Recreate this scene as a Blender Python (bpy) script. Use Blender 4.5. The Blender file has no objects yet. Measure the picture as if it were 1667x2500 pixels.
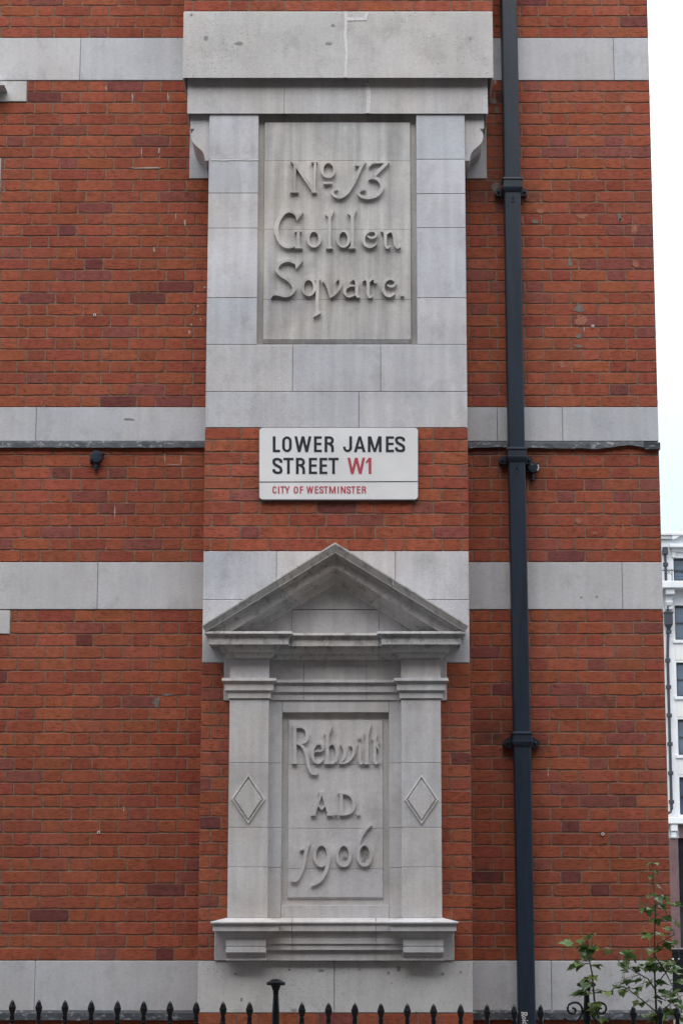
import bpy, bmesh, math, random
from mathutils import Vector, Matrix
from mathutils.geometry import delaunay_2d_cdt
random.seed(7)
R = math.radians
S = bpy.context.scene

# ------------------------------------------------------------------ camera, world, sun, exposure
TILT = math.atan(933 / 5134.0)
DIST, EYE = 12.87, 1.65
FPX, UC, VC = 5134.0, 882.0, 1250.0          # focal length and principal point in photo pixels (1667 x 2500)
cam_d = bpy.data.cameras.new('camera')
cam = bpy.data.objects.new('camera', cam_d)
S.collection.objects.link(cam)
cam.location = (0, -DIST, EYE)
cam.rotation_euler = (math.pi / 2 + TILT, 0, 0)
cam_d.sensor_fit = 'VERTICAL'
cam_d.sensor_height = 36.0
cam_d.lens = 36.0 * FPX / 2500.0
cam_d.shift_x = -(UC - 833.5) / 2500.0
cam_d.clip_end = 2000
S.camera = cam

W = bpy.data.worlds.new('World')
S.world = W
W.use_nodes = True
nt = W.node_tree
nt.nodes.clear()
wo = nt.nodes.new('ShaderNodeOutputWorld')
bg = nt.nodes.new('ShaderNodeBackground')
bg.inputs['Strength'].default_value = 0.1
sky = nt.nodes.new('ShaderNodeTexSky')
sky.sky_type = 'NISHITA'
sky.sun_disc = False
sky.sun_elevation = R(46)
sky.sun_rotation = R(172)
sky.air_density = 1.0
sky.dust_density = 2.0
tc = nt.nodes.new('ShaderNodeTexCoord')
sep = nt.nodes.new('ShaderNodeSeparateXYZ')
nt.links.new(tc.outputs['Generated'], sep.inputs[0])
ramp = nt.nodes.new('ShaderNodeValToRGB')     # overcast: pale blue low down, bright white overhead
ramp.color_ramp.elements[0].position = 0.0
ramp.color_ramp.elements[0].color = (0.29, 0.345, 0.39, 1)
ramp.color_ramp.elements[1].position = 1.0
ramp.color_ramp.elements[1].color = (0.96, 0.97, 1.0, 1)
for pos, col in ((0.18, (0.31, 0.36, 0.395, 1)), (0.28, (0.40, 0.43, 0.455, 1)), (0.38, (0.60, 0.61, 0.62, 1))):
    e = ramp.color_ramp.elements.new(pos); e.color = col
nt.links.new(sep.outputs['Z'], ramp.inputs[0])
nz = nt.nodes.new('ShaderNodeTexNoise')
nz.inputs['Scale'].default_value = 4.0
nz.inputs['Detail'].default_value = 4.0
nt.links.new(tc.outputs['Generated'], nz.inputs['Vector'])
mr = nt.nodes.new('ShaderNodeMapRange')
mr.inputs['To Min'].default_value = 17.0
mr.inputs['To Max'].default_value = 24.0
nt.links.new(nz.outputs['Fac'], mr.inputs['Value'])
vs = nt.nodes.new('ShaderNodeVectorMath'); vs.operation = 'SCALE'
nt.links.new(ramp.outputs['Color'], vs.inputs[0])
nt.links.new(mr.outputs['Result'], vs.inputs['Scale'])
mx = nt.nodes.new('ShaderNodeMix'); mx.data_type = 'RGBA'
mx.inputs['Factor'].default_value = 0.88
nt.links.new(sky.outputs['Color'], mx.inputs['A'])
nt.links.new(vs.outputs[0], mx.inputs['B'])
nt.links.new(mx.outputs['Result'], bg.inputs['Color'])
nt.links.new(bg.outputs[0], wo.inputs[0])

sun_d = bpy.data.lights.new('sun', 'SUN')
sun_d.energy = 1.0
sun_d.angle = R(45)
sun_d.color = (1.0, 0.985, 0.965)
sun = bpy.data.objects.new('sun', sun_d)
S.collection.objects.link(sun)
sun.rotation_euler = (R(44), 0, R(-8))
sun.location = (0, -20, 30)
S.view_settings.view_transform = 'Standard'
S.view_settings.look = 'None'
S.view_settings.exposure = 0.62
S.view_settings.gamma = 1.0
S.view_settings.use_curve_mapping = False

# ------------------------------------------------------------------ where a point of the photo lies on an upright plane y = Y
def P(u, v, Y=0.0):
    x = (u - UC) / FPX; y = (VC - v) / FPX
    dy = math.cos(TILT) - y * math.sin(TILT)
    dz = math.sin(TILT) + y * math.cos(TILT)
    s = (Y + DIST) / dy
    return (s * x, EYE + s * dz)
def ZP(v, Y=0.0): return P(UC, v, Y)[1]
def XP(u, v, Y=0.0): return P(u, v, Y)[0]

# ------------------------------------------------------------------ object helpers
def link(o): S.collection.objects.link(o); return o
def tag(o, label=None, cat=None, group=None, kind=None):
    if label: o['label'] = label
    if cat: o['category'] = cat
    if group: o['group'] = group
    if kind: o['kind'] = kind
    return o
def empty(name, loc=(0, 0, 0)):
    o = bpy.data.objects.new(name, None); o.empty_display_size = 0.1; link(o)
    o.location = loc
    return o
def adopt(o, parent):
    o.parent = parent
    if parent is not None:
        w = Matrix.Identity(4); p = parent
        chain = []
        while p is not None: chain.append(p); p = p.parent
        for q in reversed(chain): w = w @ q.matrix_parent_inverse @ Matrix.LocRotScale(q.location, q.rotation_euler, q.scale)
        o.matrix_parent_inverse = w.inverted()
    return o
def copy_tree(o, parent=None):
    c = o.copy(); link(c)
    if parent is not None:
        c.parent = parent; c.matrix_parent_inverse = o.matrix_parent_inverse.copy()
    for ch in list(o.children): copy_tree(ch, c)
    return c

class MB:
    def __init__(s): s.v = []; s.f = []; s.c = []
    def add(s, vs, fs, tint=(1, 1, 1)):
        n = len(s.v)
        s.v += [tuple(p) for p in vs]; s.c += [tint] * len(vs)
        s.f += [tuple(i + n for i in f) for f in fs]
    def box(s, x0, x1, y0, y1, z0, z1, c=0.003, tint=(1, 1, 1)):
        if x0 > x1: x0, x1 = x1, x0
        if y0 > y1: y0, y1 = y1, y0
        if z0 > z1: z0, z1 = z1, z0
        c = min(c, (x1 - x0) * .45, (y1 - y0) * .45, (z1 - z0) * .45)
        idx = {}; vs = []
        for i in (0, 1):
            for j in (0, 1):
                for k in (0, 1):
                    X, Y, Z = (x0, x1)[i], (y0, y1)[j], (z0, z1)[k]
                    dx, dy, dz = (c, -c)[i], (c, -c)[j], (c, -c)[k]
                    for a, p in enumerate(((X, Y + dy, Z + dz), (X + dx, Y, Z + dz), (X + dx, Y + dy, Z))):
                        idx[i, j, k, a] = len(vs); vs.append(p)
        fs = []
        for a in range(3):
            o1, o2 = [q for q in range(3) if q != a]
            for e in (0, 1):
                q = []
                for (m, n) in ((0, 0), (1, 0), (1, 1), (0, 1)):
                    key = [0, 0, 0]; key[a] = e; key[o1] = m; key[o2] = n
                    q.append(idx[key[0], key[1], key[2], a])
                fs.append(q)
        for a in range(3):
            o1, o2 = [q for q in range(3) if q != a]
            for m in (0, 1):
                for n in (0, 1):
                    k0 = [0, 0, 0]; k0[o1] = m; k0[o2] = n; k1 = list(k0); k1[a] = 1
                    fs.append([idx[k0[0], k0[1], k0[2], o1], idx[k1[0], k1[1], k1[2], o1], idx[k1[0], k1[1], k1[2], o2], idx[k0[0], k0[1], k0[2], o2]])
        for i in (0, 1):
            for j in (0, 1):
                for k in (0, 1): fs.append([idx[i, j, k, 0], idx[i, j, k, 1], idx[i, j, k, 2]])
        s.add(vs, fs, tint)
    def pbox(s, u0, u1, v0, v1, Yf, Yb, c=0.003, tint=(1, 1, 1)):      # box whose front face covers a rectangle of the photo
        vm = (v0 + v1) / 2
        s.box(XP(u0, vm, Yf), XP(u1, vm, Yf), Yf, Yb, ZP(v0, Yf), ZP(v1, Yf), c, tint)
    def prism(s, pts, yf, yb, tint=(1, 1, 1)):                         # XZ outline carried from yf back to yb
        n = len(pts)
        vs = [(x, yf, z) for x, z in pts] + [(x, yb, z) for x, z in pts]
        fs = [list(range(n)), list(range(2 * n - 1, n - 1, -1))] + [[i, (i + 1) % n, n + (i + 1) % n, n + i] for i in range(n)]
        s.add(vs, fs, tint)
    def lathe(s, prof, cx, cy, cz=0, n=12, axis='z', tint=(1, 1, 1)):  # prof: (r, h) rings along the axis
        vs = []; fs = []
        for r, h in prof:
            for k in range(n):
                a = 2 * math.pi * k / n
                c_, s_ = r * math.cos(a), r * math.sin(a)
                vs.append((cx + c_, cy + s_, cz + h) if axis == 'z' else (cx + c_, cy + h, cz + s_))
        m = len(prof)
        for i in range(m - 1):
            for k in range(n):
                fs.append([i * n + k, i * n + (k + 1) % n, (i + 1) * n + (k + 1) % n, (i + 1) * n + k])
        fs.append(list(range(n))); fs.append(list(range((m - 1) * n, m * n)))
        s.add(vs, fs, tint)
    def tube(s, pts, r, n=7, tint=(1, 1, 1)):
        pts = [Vector(p) for p in pts]; m = len(pts)
        rs = r if isinstance(r, (list, tuple)) else [r] * m
        vs = []; fs = []
        for i, p in enumerate(pts):
            d = (pts[min(i + 1, m - 1)] - pts[max(i - 1, 0)]).normalized()
            a = d.orthogonal().normalized() if abs(d.z) > .9 else d.cross(Vector((0, 0, 1))).normalized()
            b = d.cross(a).normalized()
            for k in range(n):
                t = 2 * math.pi * k / n
                vs.append(p + rs[i] * (math.cos(t) * a + math.sin(t) * b))
        for i in range(m - 1):
            for k in range(n): fs.append([i * n + k, i * n + (k + 1) % n, (i + 1) * n + (k + 1) % n, (i + 1) * n + k])
        fs.append(list(range(n))); fs.append(list(range((m - 1) * n, m * n)))
        s.add(vs, fs, tint)
    def loft(s, xL, xR, Y0, levels, Yb, tint=(1, 1, 1), sides=(1, 1)):  # moulded block: levels (photo row, projection) from the top down
        vs = []; fs = []
        for lv in levels:
            v, p = lv[0], lv[1]
            q = lv[2] if len(lv) > 2 else 0
            Y = Y0 - p - q; z = ZP(v, Y)
            a = xL - p * sides[0]; b = xR + p * sides[1]
            vs += [(a, Yb, z), (a, Y, z), (b, Y, z), (b, Yb, z)]
        m = len(levels)
        for i in range(m - 1):
            for k in range(4): fs.append([i * 4 + k, i * 4 + (k + 1) % 4, i * 4 + 4 + (k + 1) % 4, i * 4 + 4 + k])
        fs.append([0, 1, 2, 3]); fs.append([4 * m - 4 + k for k in range(4)])
        s.add(vs, fs, tint)
    def build(s, name, mat, parent=None, smooth=False, recalc=True):
        me = bpy.data.meshes.new(name)
        me.from_pydata(s.v, [], s.f)
        at = me.attributes.new('tint', 'FLOAT_COLOR', 'POINT')
        flat = []
        for c in s.c: flat += [c[0], c[1], c[2], 1.0]
        at.data.foreach_set('color', flat)
        if recalc:
            bm = bmesh.new(); bm.from_mesh(me)
            bmesh.ops.recalc_face_normals(bm, faces=bm.faces)
            bm.to_mesh(me); bm.free()
        if smooth: me.polygons.foreach_set('use_smooth', [True] * len(me.polygons))
        me.materials.append(mat)
        me.update()
        o = bpy.data.objects.new(name, me); link(o)
        if parent is not None: adopt(o, parent)
        return o

# ------------------------------------------------------------------ materials
def new_mat(name):
    m = bpy.data.materials.new(name); m.use_nodes = True
    t = m.node_tree; b = t.nodes['Principled BSDF']
    return m, t, b
def N(t, kind, **kw):
    n = t.nodes.new(kind)
    for k, v in kw.items():
        if k in n.inputs.keys(): n.inputs[k].default_value = v
        else: setattr(n, k, v)
    return n
def coords(t, scale=(1, 1, 1)):
    g = t.nodes.new('ShaderNodeNewGeometry')
    mp = N(t, 'ShaderNodeMapping'); mp.inputs['Scale'].default_value = scale
    t.links.new(g.outputs['Position'], mp.inputs['Vector'])
    return mp.outputs[0]
def noise(t, scale, detail=3, rough=.55, sc=(1, 1, 1)):
    n = N(t, 'ShaderNodeTexNoise'); n.inputs['Scale'].default_value = scale
    n.inputs['Detail'].default_value = detail; n.inputs['Roughness'].default_value = rough
    t.links.new(coords(t, sc), n.inputs['Vector'])
    return n.outputs['Fac']
def rng(t, src, a, b, c, d):
    m = N(t, 'ShaderNodeMapRange'); m.inputs['From Min'].default_value = a; m.inputs['From Max'].default_value = b
    m.inputs['To Min'].default_value = c; m.inputs['To Max'].default_value = d
    t.links.new(src, m.inputs['Value']); return m.outputs['Result']
def math_(t, op, a, b):
    m = N(t, 'ShaderNodeMath', operation=op)
    for i, q in enumerate((a, b)):
        if isinstance(q, (int, float)): m.inputs[i].default_value = q
        else: t.links.new(q, m.inputs[i])
    return m.outputs[0]
def scale_col(t, col, fac):
    m = N(t, 'ShaderNodeVectorMath', operation='SCALE')
    if isinstance(col, tuple): m.inputs[0].default_value = col
    else: t.links.new(col, m.inputs[0])
    if isinstance(fac, (int, float)): m.inputs['Scale'].default_value = fac
    else: t.links.new(fac, m.inputs['Scale'])
    return m.outputs[0]
def mixc(t, fac, a, b):
    m = N(t, 'ShaderNodeMix', data_type='RGBA')
    for nm, q in (('A', a), ('B', b)):
        if isinstance(q, tuple): m.inputs[nm].default_value = (q[0], q[1], q[2], 1)
        else: t.links.new(q, m.inputs[nm])
    if isinstance(fac, (int, float)): m.inputs['Factor'].default_value = fac
    else: t.links.new(fac, m.inputs['Factor'])
    return m.outputs['Result']
def tint(t):
    a = N(t, 'ShaderNodeAttribute'); a.attribute_name = 'tint'; return a.outputs['Color']
def mulc(t, a, b):
    m = N(t, 'ShaderNodeVectorMath', operation='MULTIPLY')
    t.links.new(a, m.inputs[0])
    if isinstance(b, tuple): m.inputs[1].default_value = b
    else: t.links.new(b, m.inputs[1])
    return m.outputs[0]
def bump(t, b, h, strength, dist=.01):
    n = N(t, 'ShaderNodeBump'); n.inputs['Strength'].default_value = strength; n.inputs['Distance'].default_value = dist
    t.links.new(h, n.inputs['Height']); t.links.new(n.outputs[0], b.inputs['Normal'])

def brick_mat():
    m, t, b = new_mat('red_brick')
    mott = rng(t, noise(t, 24, 4), .3, .7, .8, 1.17)
    fine = rng(t, noise(t, 260, 2), .3, .7, .9, 1.1)
    col = scale_col(t, tint(t), math_(t, 'MULTIPLY', mott, fine))
    crease = rng(t, noise(t, 30, 6, .75, (1, 1, 3.0)), .54, .60, 0, 1)
    col = mixc(t, math_(t, 'MULTIPLY', crease, .62), col, scale_col(t, tint(t), .42))
    dust = rng(t, noise(t, 2.3, 5, .65), .48, .72, 0, .42)
    g = t.nodes.new('ShaderNodeNewGeometry'); sx = t.nodes.new('ShaderNodeSeparateXYZ')
    t.links.new(g.outputs['Position'], sx.inputs[0])
    east = rng(t, sx.outputs['X'], .8, 1.7, .35, 1.0)
    col = mixc(t, math_(t, 'MULTIPLY', dust, east), col, (.33, .150, .128))
    spk = rng(t, noise(t, 85, 2, .5), .70, .76, 0, .5)
    col = mixc(t, spk, col, (.06, .028, .024))
    tone = rng(t, noise(t, 1.1, 5, .6, (1.6, 1.6, .7)), .32, .68, .84, 1.12)
    col = scale_col(t, col, tone)
    soot = None
    for (u, v, r_) in ((1203, 462, .10), (1300, 480, .07), (1206, 1120, .12), (1296, 1120, .09), (1205, 1800, .13), (1310, 1818, .07), (1203, 246, .08), (1186, 2120, .06)):
        x_, z_ = P(u, v, 0)
        dn = N(t, 'ShaderNodeVectorMath', operation='DISTANCE'); t.links.new(g.outputs['Position'], dn.inputs[0]); dn.inputs[1].default_value = (x_, 0, z_)
        q = rng(t, dn.outputs['Value'], 0, r_ * 1.6, 1, 0)
        soot = q if soot is None else math_(t, 'MAXIMUM', soot, q)
    soot = math_(t, 'MULTIPLY', soot, rng(t, noise(t, 14, 4), .35, .6, .25, 1.0))
    col = mixc(t, math_(t, 'MULTIPLY', soot, .75), col, (.055, .040, .034))
    t.links.new(col, b.inputs['Base Color'])
    b.inputs['Roughness'].default_value = .9
    b.inputs['Specular IOR Level'].default_value = .25
    h = math_(t, 'SUBTRACT', noise(t, 110, 4), math_(t, 'MULTIPLY', crease, .8))
    bump(t, b, h, .5, .004)
    return m
def stone_mat(name, base, mottle=.12, pits=.5, grime=0.0, streak=.1, grime_col=(.11, .108, .10), gscale=7, glow=(.46, .60)):
    m, t, b = new_mat(name)
    a = rng(t, noise(t, 2.1, 5, .6), .3, .7, 1 - mottle, 1 + mottle)
    f = math_(t, 'MULTIPLY', rng(t, noise(t, 150, 3), .3, .7, .93, 1.07), rng(t, noise(t, 42, 5, .7, (1, 1, 1.7)), .3, .7, .93, 1.06))
    smudge = rng(t, noise(t, 6.5, 6, .68, (1, 1, .8)), .53, .68, 1.0, .84)
    f = math_(t, 'MULTIPLY', f, smudge)
    s_ = rng(t, noise(t, 2.2, 4, .55, (9, 9, .55)), .35, .7, 1 + streak * .6, 1 - streak)
    col = scale_col(t, mulc(t, tint(t), base), math_(t, 'MULTIPLY', math_(t, 'MULTIPLY', a, f), s_))
    warm = rng(t, noise(t, 1.3, 3), .45, .7, 0, .8)
    col = mixc(t, warm, col, mulc(t, col, (1.02, .965, .90)))
    # shell pits, thicker in some patches than others
    vo = N(t, 'ShaderNodeTexVoronoi'); vo.inputs['Scale'].default_value = 95
    t.links.new(coords(t, (1, 1, 1.5)), vo.inputs['Vector'])
    cell = t.nodes.new('ShaderNodeSeparateColor'); t.links.new(vo.outputs['Color'], cell.inputs[0])
    dens = rng(t, noise(t, 1.7, 4), .45, .72, .0, .45)
    on = math_(t, 'LESS_THAN', cell.outputs[0], dens)
    dot = math_(t, 'LESS_THAN', vo.outputs['Distance'], rng(t, cell.outputs[1], 0, 1, .1, .34))
    pit = math_(t, 'MULTIPLY', on, dot)
    col = mixc(t, math_(t, 'MULTIPLY', pit, pits), col, (.09, .085, .075))
    if grime:
        gr = rng(t, noise(t, gscale, 6, .7, (1, 1, .8)), glow[0], glow[1], 0, grime)
        col = mixc(t, gr, col, grime_col)
    t.links.new(col, b.inputs['Base Color'])
    b.inputs['Roughness'].default_value = .85
    b.inputs['Specular IOR Level'].default_value = .3
    bump(t, b, math_(t, 'SUBTRACT', noise(t, 180, 4), pit), .25, .003)
    return m
def plain_mat(name, col, rough=.6, var=.1, scale=30, spec=.5, metal=0.0, bmp=.1):
    m, t, b = new_mat(name)
    f = rng(t, noise(t, scale, 4), .3, .7, 1 - var, 1 + var)
    t.links.new(scale_col(t, col, f), b.inputs['Base Color'])
    r = rng(t, noise(t, scale * .7, 3), .3, .7, max(rough - .1, .05), min(rough + .1, 1))
    t.links.new(r, b.inputs['Roughness'])
    b.inputs['Specular IOR Level'].default_value = spec
    b.inputs['Metallic'].default_value = metal
    if bmp: bump(t, b, noise(t, scale * 6, 3), bmp, .003)
    return m
def lead_mat():
    m, t, b = new_mat('old_lead')
    g1 = rng(t, noise(t, 26, 5, .7, (1, 1, 2)), .54, .64, 0, .75)
    col = mixc(t, g1, (.035, .042, .052), (.30, .31, .33))
    t.links.new(col, b.inputs['Base Color'])
    b.inputs['Roughness'].default_value = .6
    bump(t, b, noise(t, 40, 3), .4, .006)
    return m
def pipe_mat():
    m, t, b = new_mat('blue_black_paint')
    f = rng(t, noise(t, 5, 4, .6, (6, 6, .6)), .3, .7, .75, 1.3)
    col = scale_col(t, (.014, .024, .041), f)
    chip = rng(t, noise(t, 48, 2, .5), .74, .77, 0, .6)
    col = mixc(t, chip, col, (.30, .32, .34))
    t.links.new(col, b.inputs['Base Color'])
    b.inputs['Roughness'].default_value = .42
    bump(t, b, noise(t, 60, 3), .15, .004)
    return m
def leaf_mat():
    m, t, b = new_mat('leaf')
    f = rng(t, noise(t, 18, 3), .3, .7, .7, 1.35)
    col = scale_col(t, mulc(t, tint(t), (.070, .130, .040)), f)
    t.links.new(col, b.inputs['Base Color'])
    b.inputs['Roughness'].default_value = .28
    tr = t.nodes.new('ShaderNodeBsdfTranslucent')
    t.links.new(scale_col(t, col, 1.6), tr.inputs['Color'])
    ms = t.nodes.new('ShaderNodeMixShader'); ms.inputs[0].default_value = .28
    t.links.new(b.outputs[0], ms.inputs[1]); t.links.new(tr.outputs[0], ms.inputs[2])
    t.links.new(ms.outputs[0], t.nodes['Material Output'].inputs['Surface'])
    return m
def glass_mat(name, col):
    m, t, b = new_mat(name)
    f = rng(t, noise(t, .8, 2), .3, .7, .6, 1.5)
    t.links.new(scale_col(t, col, f), b.inputs['Base Color'])
    b.inputs['Roughness'].default_value = .06
    b.inputs['Specular IOR Level'].default_value = .8
    return m

M_BRICK = brick_mat()
M_MORTAR = plain_mat('lime_mortar', (.225, .140, .105), .95, .3, 40, .2)
M_STONE = stone_mat('portland_stone', (.55, .56, .60), .13)
M_BAND = stone_mat('portland_stone_band', (.545, .552, .582), .10, .25, 0, .06)
M_PITTED = stone_mat('pitted_portland', (.55, .545, .55), .11, .8, 0, .05)
M_TABLET = stone_mat('tablet_stone', (.535, .528, .525), .13, .3, .34, .24, (.25, .255, .27), 3.2, (.5, .68))
M_WEATHER = stone_mat('weathered_stone', (.58, .57, .57), .13, .5, .42, .10, (.15, .142, .141), 19, (.53, .60))
M_AED = stone_mat('aedicule_stone', (.575, .566, .58), .12, .4, .16, .10, (.2, .19, .18), 4, (.5, .68))
M_REPAIR = plain_mat('white_repair_mortar', (.66, .66, .67), .95, .12, 60, .2)
M_GREYM = plain_mat('grey_cement', (.20, .18, .16), .95, .3, 60, .2, 0, .5)
M_PINKM = plain_mat('bare_brick_core', (.36, .150, .10), .95, .2, 60, .2, 0, .4)
M_MARK = plain_mat('pale_smear', (.44, .36, .32), .95, .2, 90, .2)
M_LICHEN = plain_mat('grey_lichen', (.30, .295, .285), .95, .3, 80, .2)
M_LEAD = lead_mat()
M_PIPE = pipe_mat()
M_IRON = plain_mat('black_gloss_iron', (.006, .008, .011), .2, .2, 30, .4, 0, .1)
M_SIGN = plain_mat('white_enamel', (.82, .825, .84), .35, .06, 4, .5, 0, 0)
M_SIGNEDGE = plain_mat('sign_edge', (.20, .20, .21), .6, .2, 60, .4)
M_INK = plain_mat('black_paint', (.022, .026, .036), .5, .15, 80, .4, 0, 0)
M_RED = plain_mat('red_paint', (.46, .07, .10), .5, .12, 80, .4, 0, 0)
M_WHITE = plain_mat('white_plastic', (.7, .7, .7), .5, .1, 30)
M_LEAF = leaf_mat()
M_STEM = plain_mat('green_stem', (.05, .055, .03), .6, .25, 60)
M_STUCCO = plain_mat('white_stucco', (.61, .625, .65), .85, .07, 1.2, .3, 0, 0)
M_STUCCO2 = plain_mat('cream_stucco', (.60, .595, .59), .85, .06, 1.2, .3, 0, 0)
M_GRANITE = plain_mat('red_granite', (.115, .065, .068), .5, .2, 4, .5, 0, 0)
M_GLASS = glass_mat('far_glass', (.055, .085, .13))
M_DARKGLASS = glass_mat('shop_glass', (.012, .016, .02))
M_FRAME = plain_mat('dark_frame', (.03, .036, .048), .5, .1, 10, .4, 0, 0)
M_PAVE = plain_mat('paving', (.10, .097, .092), .85, .15, 2.5, .3)
M_ROAD = plain_mat('asphalt', (.05, .05, .052), .9, .2, 5, .3)
M_OPP = plain_mat('opposite_brick', (.075, .058, .048), .9, .15, 2, .3, 0, 0)

def rnd(a, b): return random.uniform(a, b)
def stint(d=.06, warm=.028):
    k = 1 + rnd(-d, d); w = rnd(-warm, warm)
    return (k * (1 + w), k, k * (1 - w))

# ------------------------------------------------------------------ ground
Y0 = 0.0
YP = -0.34                                   # face of the projecting pier
mb = MB()
gy = ((-60, 0), (28, 0), (60, -.9), (90, -1.7), (400, -1.7))
mb.add([(x, y, z) for y, z in gy for x in (-150, 150)], [[2 * i, 2 * i + 1, 2 * i + 3, 2 * i + 2] for i in range(4)])
tag(mb.build('ground', M_PAVE, recalc=False), kind='structure')
mb = MB(); mb.box(-150, 150, -10.2, -4.2, -.3, .004, 0); tag(mb.build('road', M_ROAD), kind='structure')
mb = MB(); mb.box(-150, 150, -4.2, -1.2, -.3, .12, .01); mb.box(-150, 150, -13.6, -10.2, -.3, .12, .01)
tag(mb.build('pavement', M_PAVE), kind='structure')

def blob(u, v, ru, rv, Y=-.0005, n=19, ang=0):
    pts = []
    for k in range(n):
        a = 2 * math.pi * k / n; r = rnd(.5, 1.2)
        du, dv = ru * r * math.cos(a), rv * r * math.sin(a)
        pts.append(P(u + du * math.cos(ang) - dv * math.sin(ang), v + du * math.sin(ang) + dv * math.cos(ang), Y))
    return pts
# ------------------------------------------------------------------ the brick building
bld = tag(empty('brick_building', (0, 0, 0)), 'red brick building with pale stone bands and an inscribed stone pier filling the view', 'building')
STR, HDR = .232, .117
UNIT = STR + HDR
def brick_tint(x):
    r = random.random()
    e = 1.0 if x > 1.0 else 0.0
    if r < .62 - .10 * e: c = (.345, .095, .051)
    elif r < .91 - .05 * e: c = (.308, .081, .047)
    elif r < .982: c = (.26, .080, .063)
    else: c = (.185, .056, .049)
    k = rnd(.91, 1.09)
    return (c[0] * k, c[1] * k * rnd(.93, 1.08), c[2] * k * rnd(.92, 1.1))
def brick(mb, x0, x1, z0, z1, yf, yb, tn):
    w, h = x1 - x0, z1 - z0
    nx = max(2, int(w / .045))
    out = []
    for i in range(nx): out.append((x0 + w * i / nx, z0))
    out.append((x1, z0)); out.append((x1, z0 + h * .5))
    for i in range(nx): out.append((x1 - w * i / nx, z1))
    out.append((x0, z1)); out.append((x0, z0 + h * .5))
    cx, cz = (x0 + x1) / 2, (z0 + z1) / 2
    n = len(out); A = []; B = []; C = []
    tx, tz = rnd(-.0004, .0004), rnd(-.0004, .0004)
    ch = rnd(.0015, .0032)
    for (x, z) in out:
        jx, jz = rnd(-.0016, .0016), rnd(-.0016, .0016)
        corner = (x in (x0, x1)) and (z in (z0, z1))
        q = rnd(.001, .004) if corner else 0
        x2 = x + jx - math.copysign(q, x - cx); z2 = z + jz - math.copysign(q, z - cz)
        dy = tx * (x - cx) / (w / 2) + tz * (z - cz) / (h / 2)
        A.append((x2, yb, z2)); B.append((x2, yf + .0018 + dy, z2))
        C.append((x2 - math.copysign(min(ch, w * .3), x - cx), yf + dy, z2 - math.copysign(ch, z - cz) * (1 if z in (z0, z1) else 0)))
    fs = [[2 * n + i for i in range(n)]]
    for i in range(n):
        j = (i + 1) % n
        fs.append([i, j, n + j, n + i]); fs.append([n + i, n + j, 2 * n + j, 2 * n + i])
    mb.add(A + B + C, fs, tn)
def brickwork(mb, mm, x0, x1, ztop, zbot, n, yf, phase, first=0, holes=(), hide=None):
    h = (ztop - zbot) / n
    J = .0072
    for i in range(n):
        zt = ztop - i * h; zb = zt - h
        za, zc = zb + J * .5, zt - J * .5
        # bedding mortar: weather struck, set back under the brick above and flush with the one below
        ww = [x0]
        while ww[-1] < x1: ww.append(min(ww[-1] + .12, x1))
        vs = []
        for x in ww:
            a, b = rnd(-.0016, .0016), rnd(-.0014, .0014)
            vs += [(x, yf + .0062, zb + J * .62 + a), (x, yf + .0018 + rnd(0, .001), zb - J * .55 + b)]
        mm.add(vs, [[2 * k, 2 * k + 1, 2 * k + 3, 2 * k + 2] for k in range(len(ww) - 1)])
        mm.add([(x0, yf + .0030, za - .001), (x1, yf + .0030, za - .001), (x1, yf + .0030, zc + .001), (x0, yf + .0030, zc + .001)], [[0, 1, 2, 3]])
        # positions of the perpends
        s = phase + ((i + first) % 2) * UNIT / 2
        k = math.floor((x0 - s) / UNIT) - 1
        cuts = []
        while True:
            a = s + k * UNIT
            for q in (a, a + STR):
                if x0 + .035 < q < x1 - .035: cuts.append(q + rnd(-.005, .005))
            if a > x1: break
            k += 1
        cuts = [x0] + cuts + [x1]
        for a, b in zip(cuts[:-1], cuts[1:]):
            if hide and a > hide[0] and b < hide[1]: continue
            skip = False
            for (hx0, hx1, hz0, hz1) in holes:
                if a < hx1 and b > hx0 and za < hz1 and zc > hz0:
                    if a < hx0 - .02 and b <= hx1 + .02: b = hx0 - .004
                    elif b > hx1 + .02 and a >= hx0 - .02: a = hx1 + .004
                    else: skip = True
            if skip or b - a < .015: continue
            ja = J * .5 if a > x0 + .001 else 0; jb = J * .5 if b < x1 - .001 else 0
            brick(mb, a + ja, b - jb, za + rnd(-.001, .001), zc + rnd(-.001, .001), yf + rnd(-.0007, .0006), yf + .06, brick_tint(a))

XW = 1.858                                    # the building's corner
XL, XR = -.952, .647                          # pier edges
XFAR = -4.2
Z1t, Z1b = ZP(92.5), ZP(197)
Z2t, Z2b = ZP(994), ZP(1078)
Z3t, Z3b = ZP(1372.5), ZP(1488.5)
Z4t, Z4b = ZP(2345), ZP(2468)
def ncourse(a, b): return max(1, round((a - b) / .0748))
# window-surround blocks at the left edge
blk = []
for (u1, v0, v1) in ((66, 198, 249.5), (25.5, 1489.5, 1549), (2.2, 386, 470)):
    blk.append((XFAR, XP(u1, (v0 + v1) / 2), ZP(v1), ZP(v0)))
wall_b, wall_m = MB(), MB()
hide = (XL + .03, XR - .03)
ph = XP(130, 210)
brickwork(wall_b, wall_m, XFAR, XW, 9.2, Z1t, ncourse(9.2, Z1t), Y0, ph, 1, (), hide)
brickwork(wall_b, wall_m, XFAR, XW, Z1b, Z2t, 29, Y0, ph, 0, blk, hide)
brickwork(wall_b, wall_m, XFAR, XW, Z2b - .012, Z3t, ncourse(Z2b - .012, Z3t), Y0, XP(38, 1120), 0, (), hide)
brickwork(wall_b, wall_m, XFAR, XW, Z3b, Z4t, ncourse(Z3b, Z4t), Y0, XP(93, 1500), 0, blk, hide)
brickwork(wall_b, wall_m, XFAR, XW, Z4b - .03, 0.0, ncourse(Z4b, 0), Y0, ph, 0, (), hide)
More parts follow.
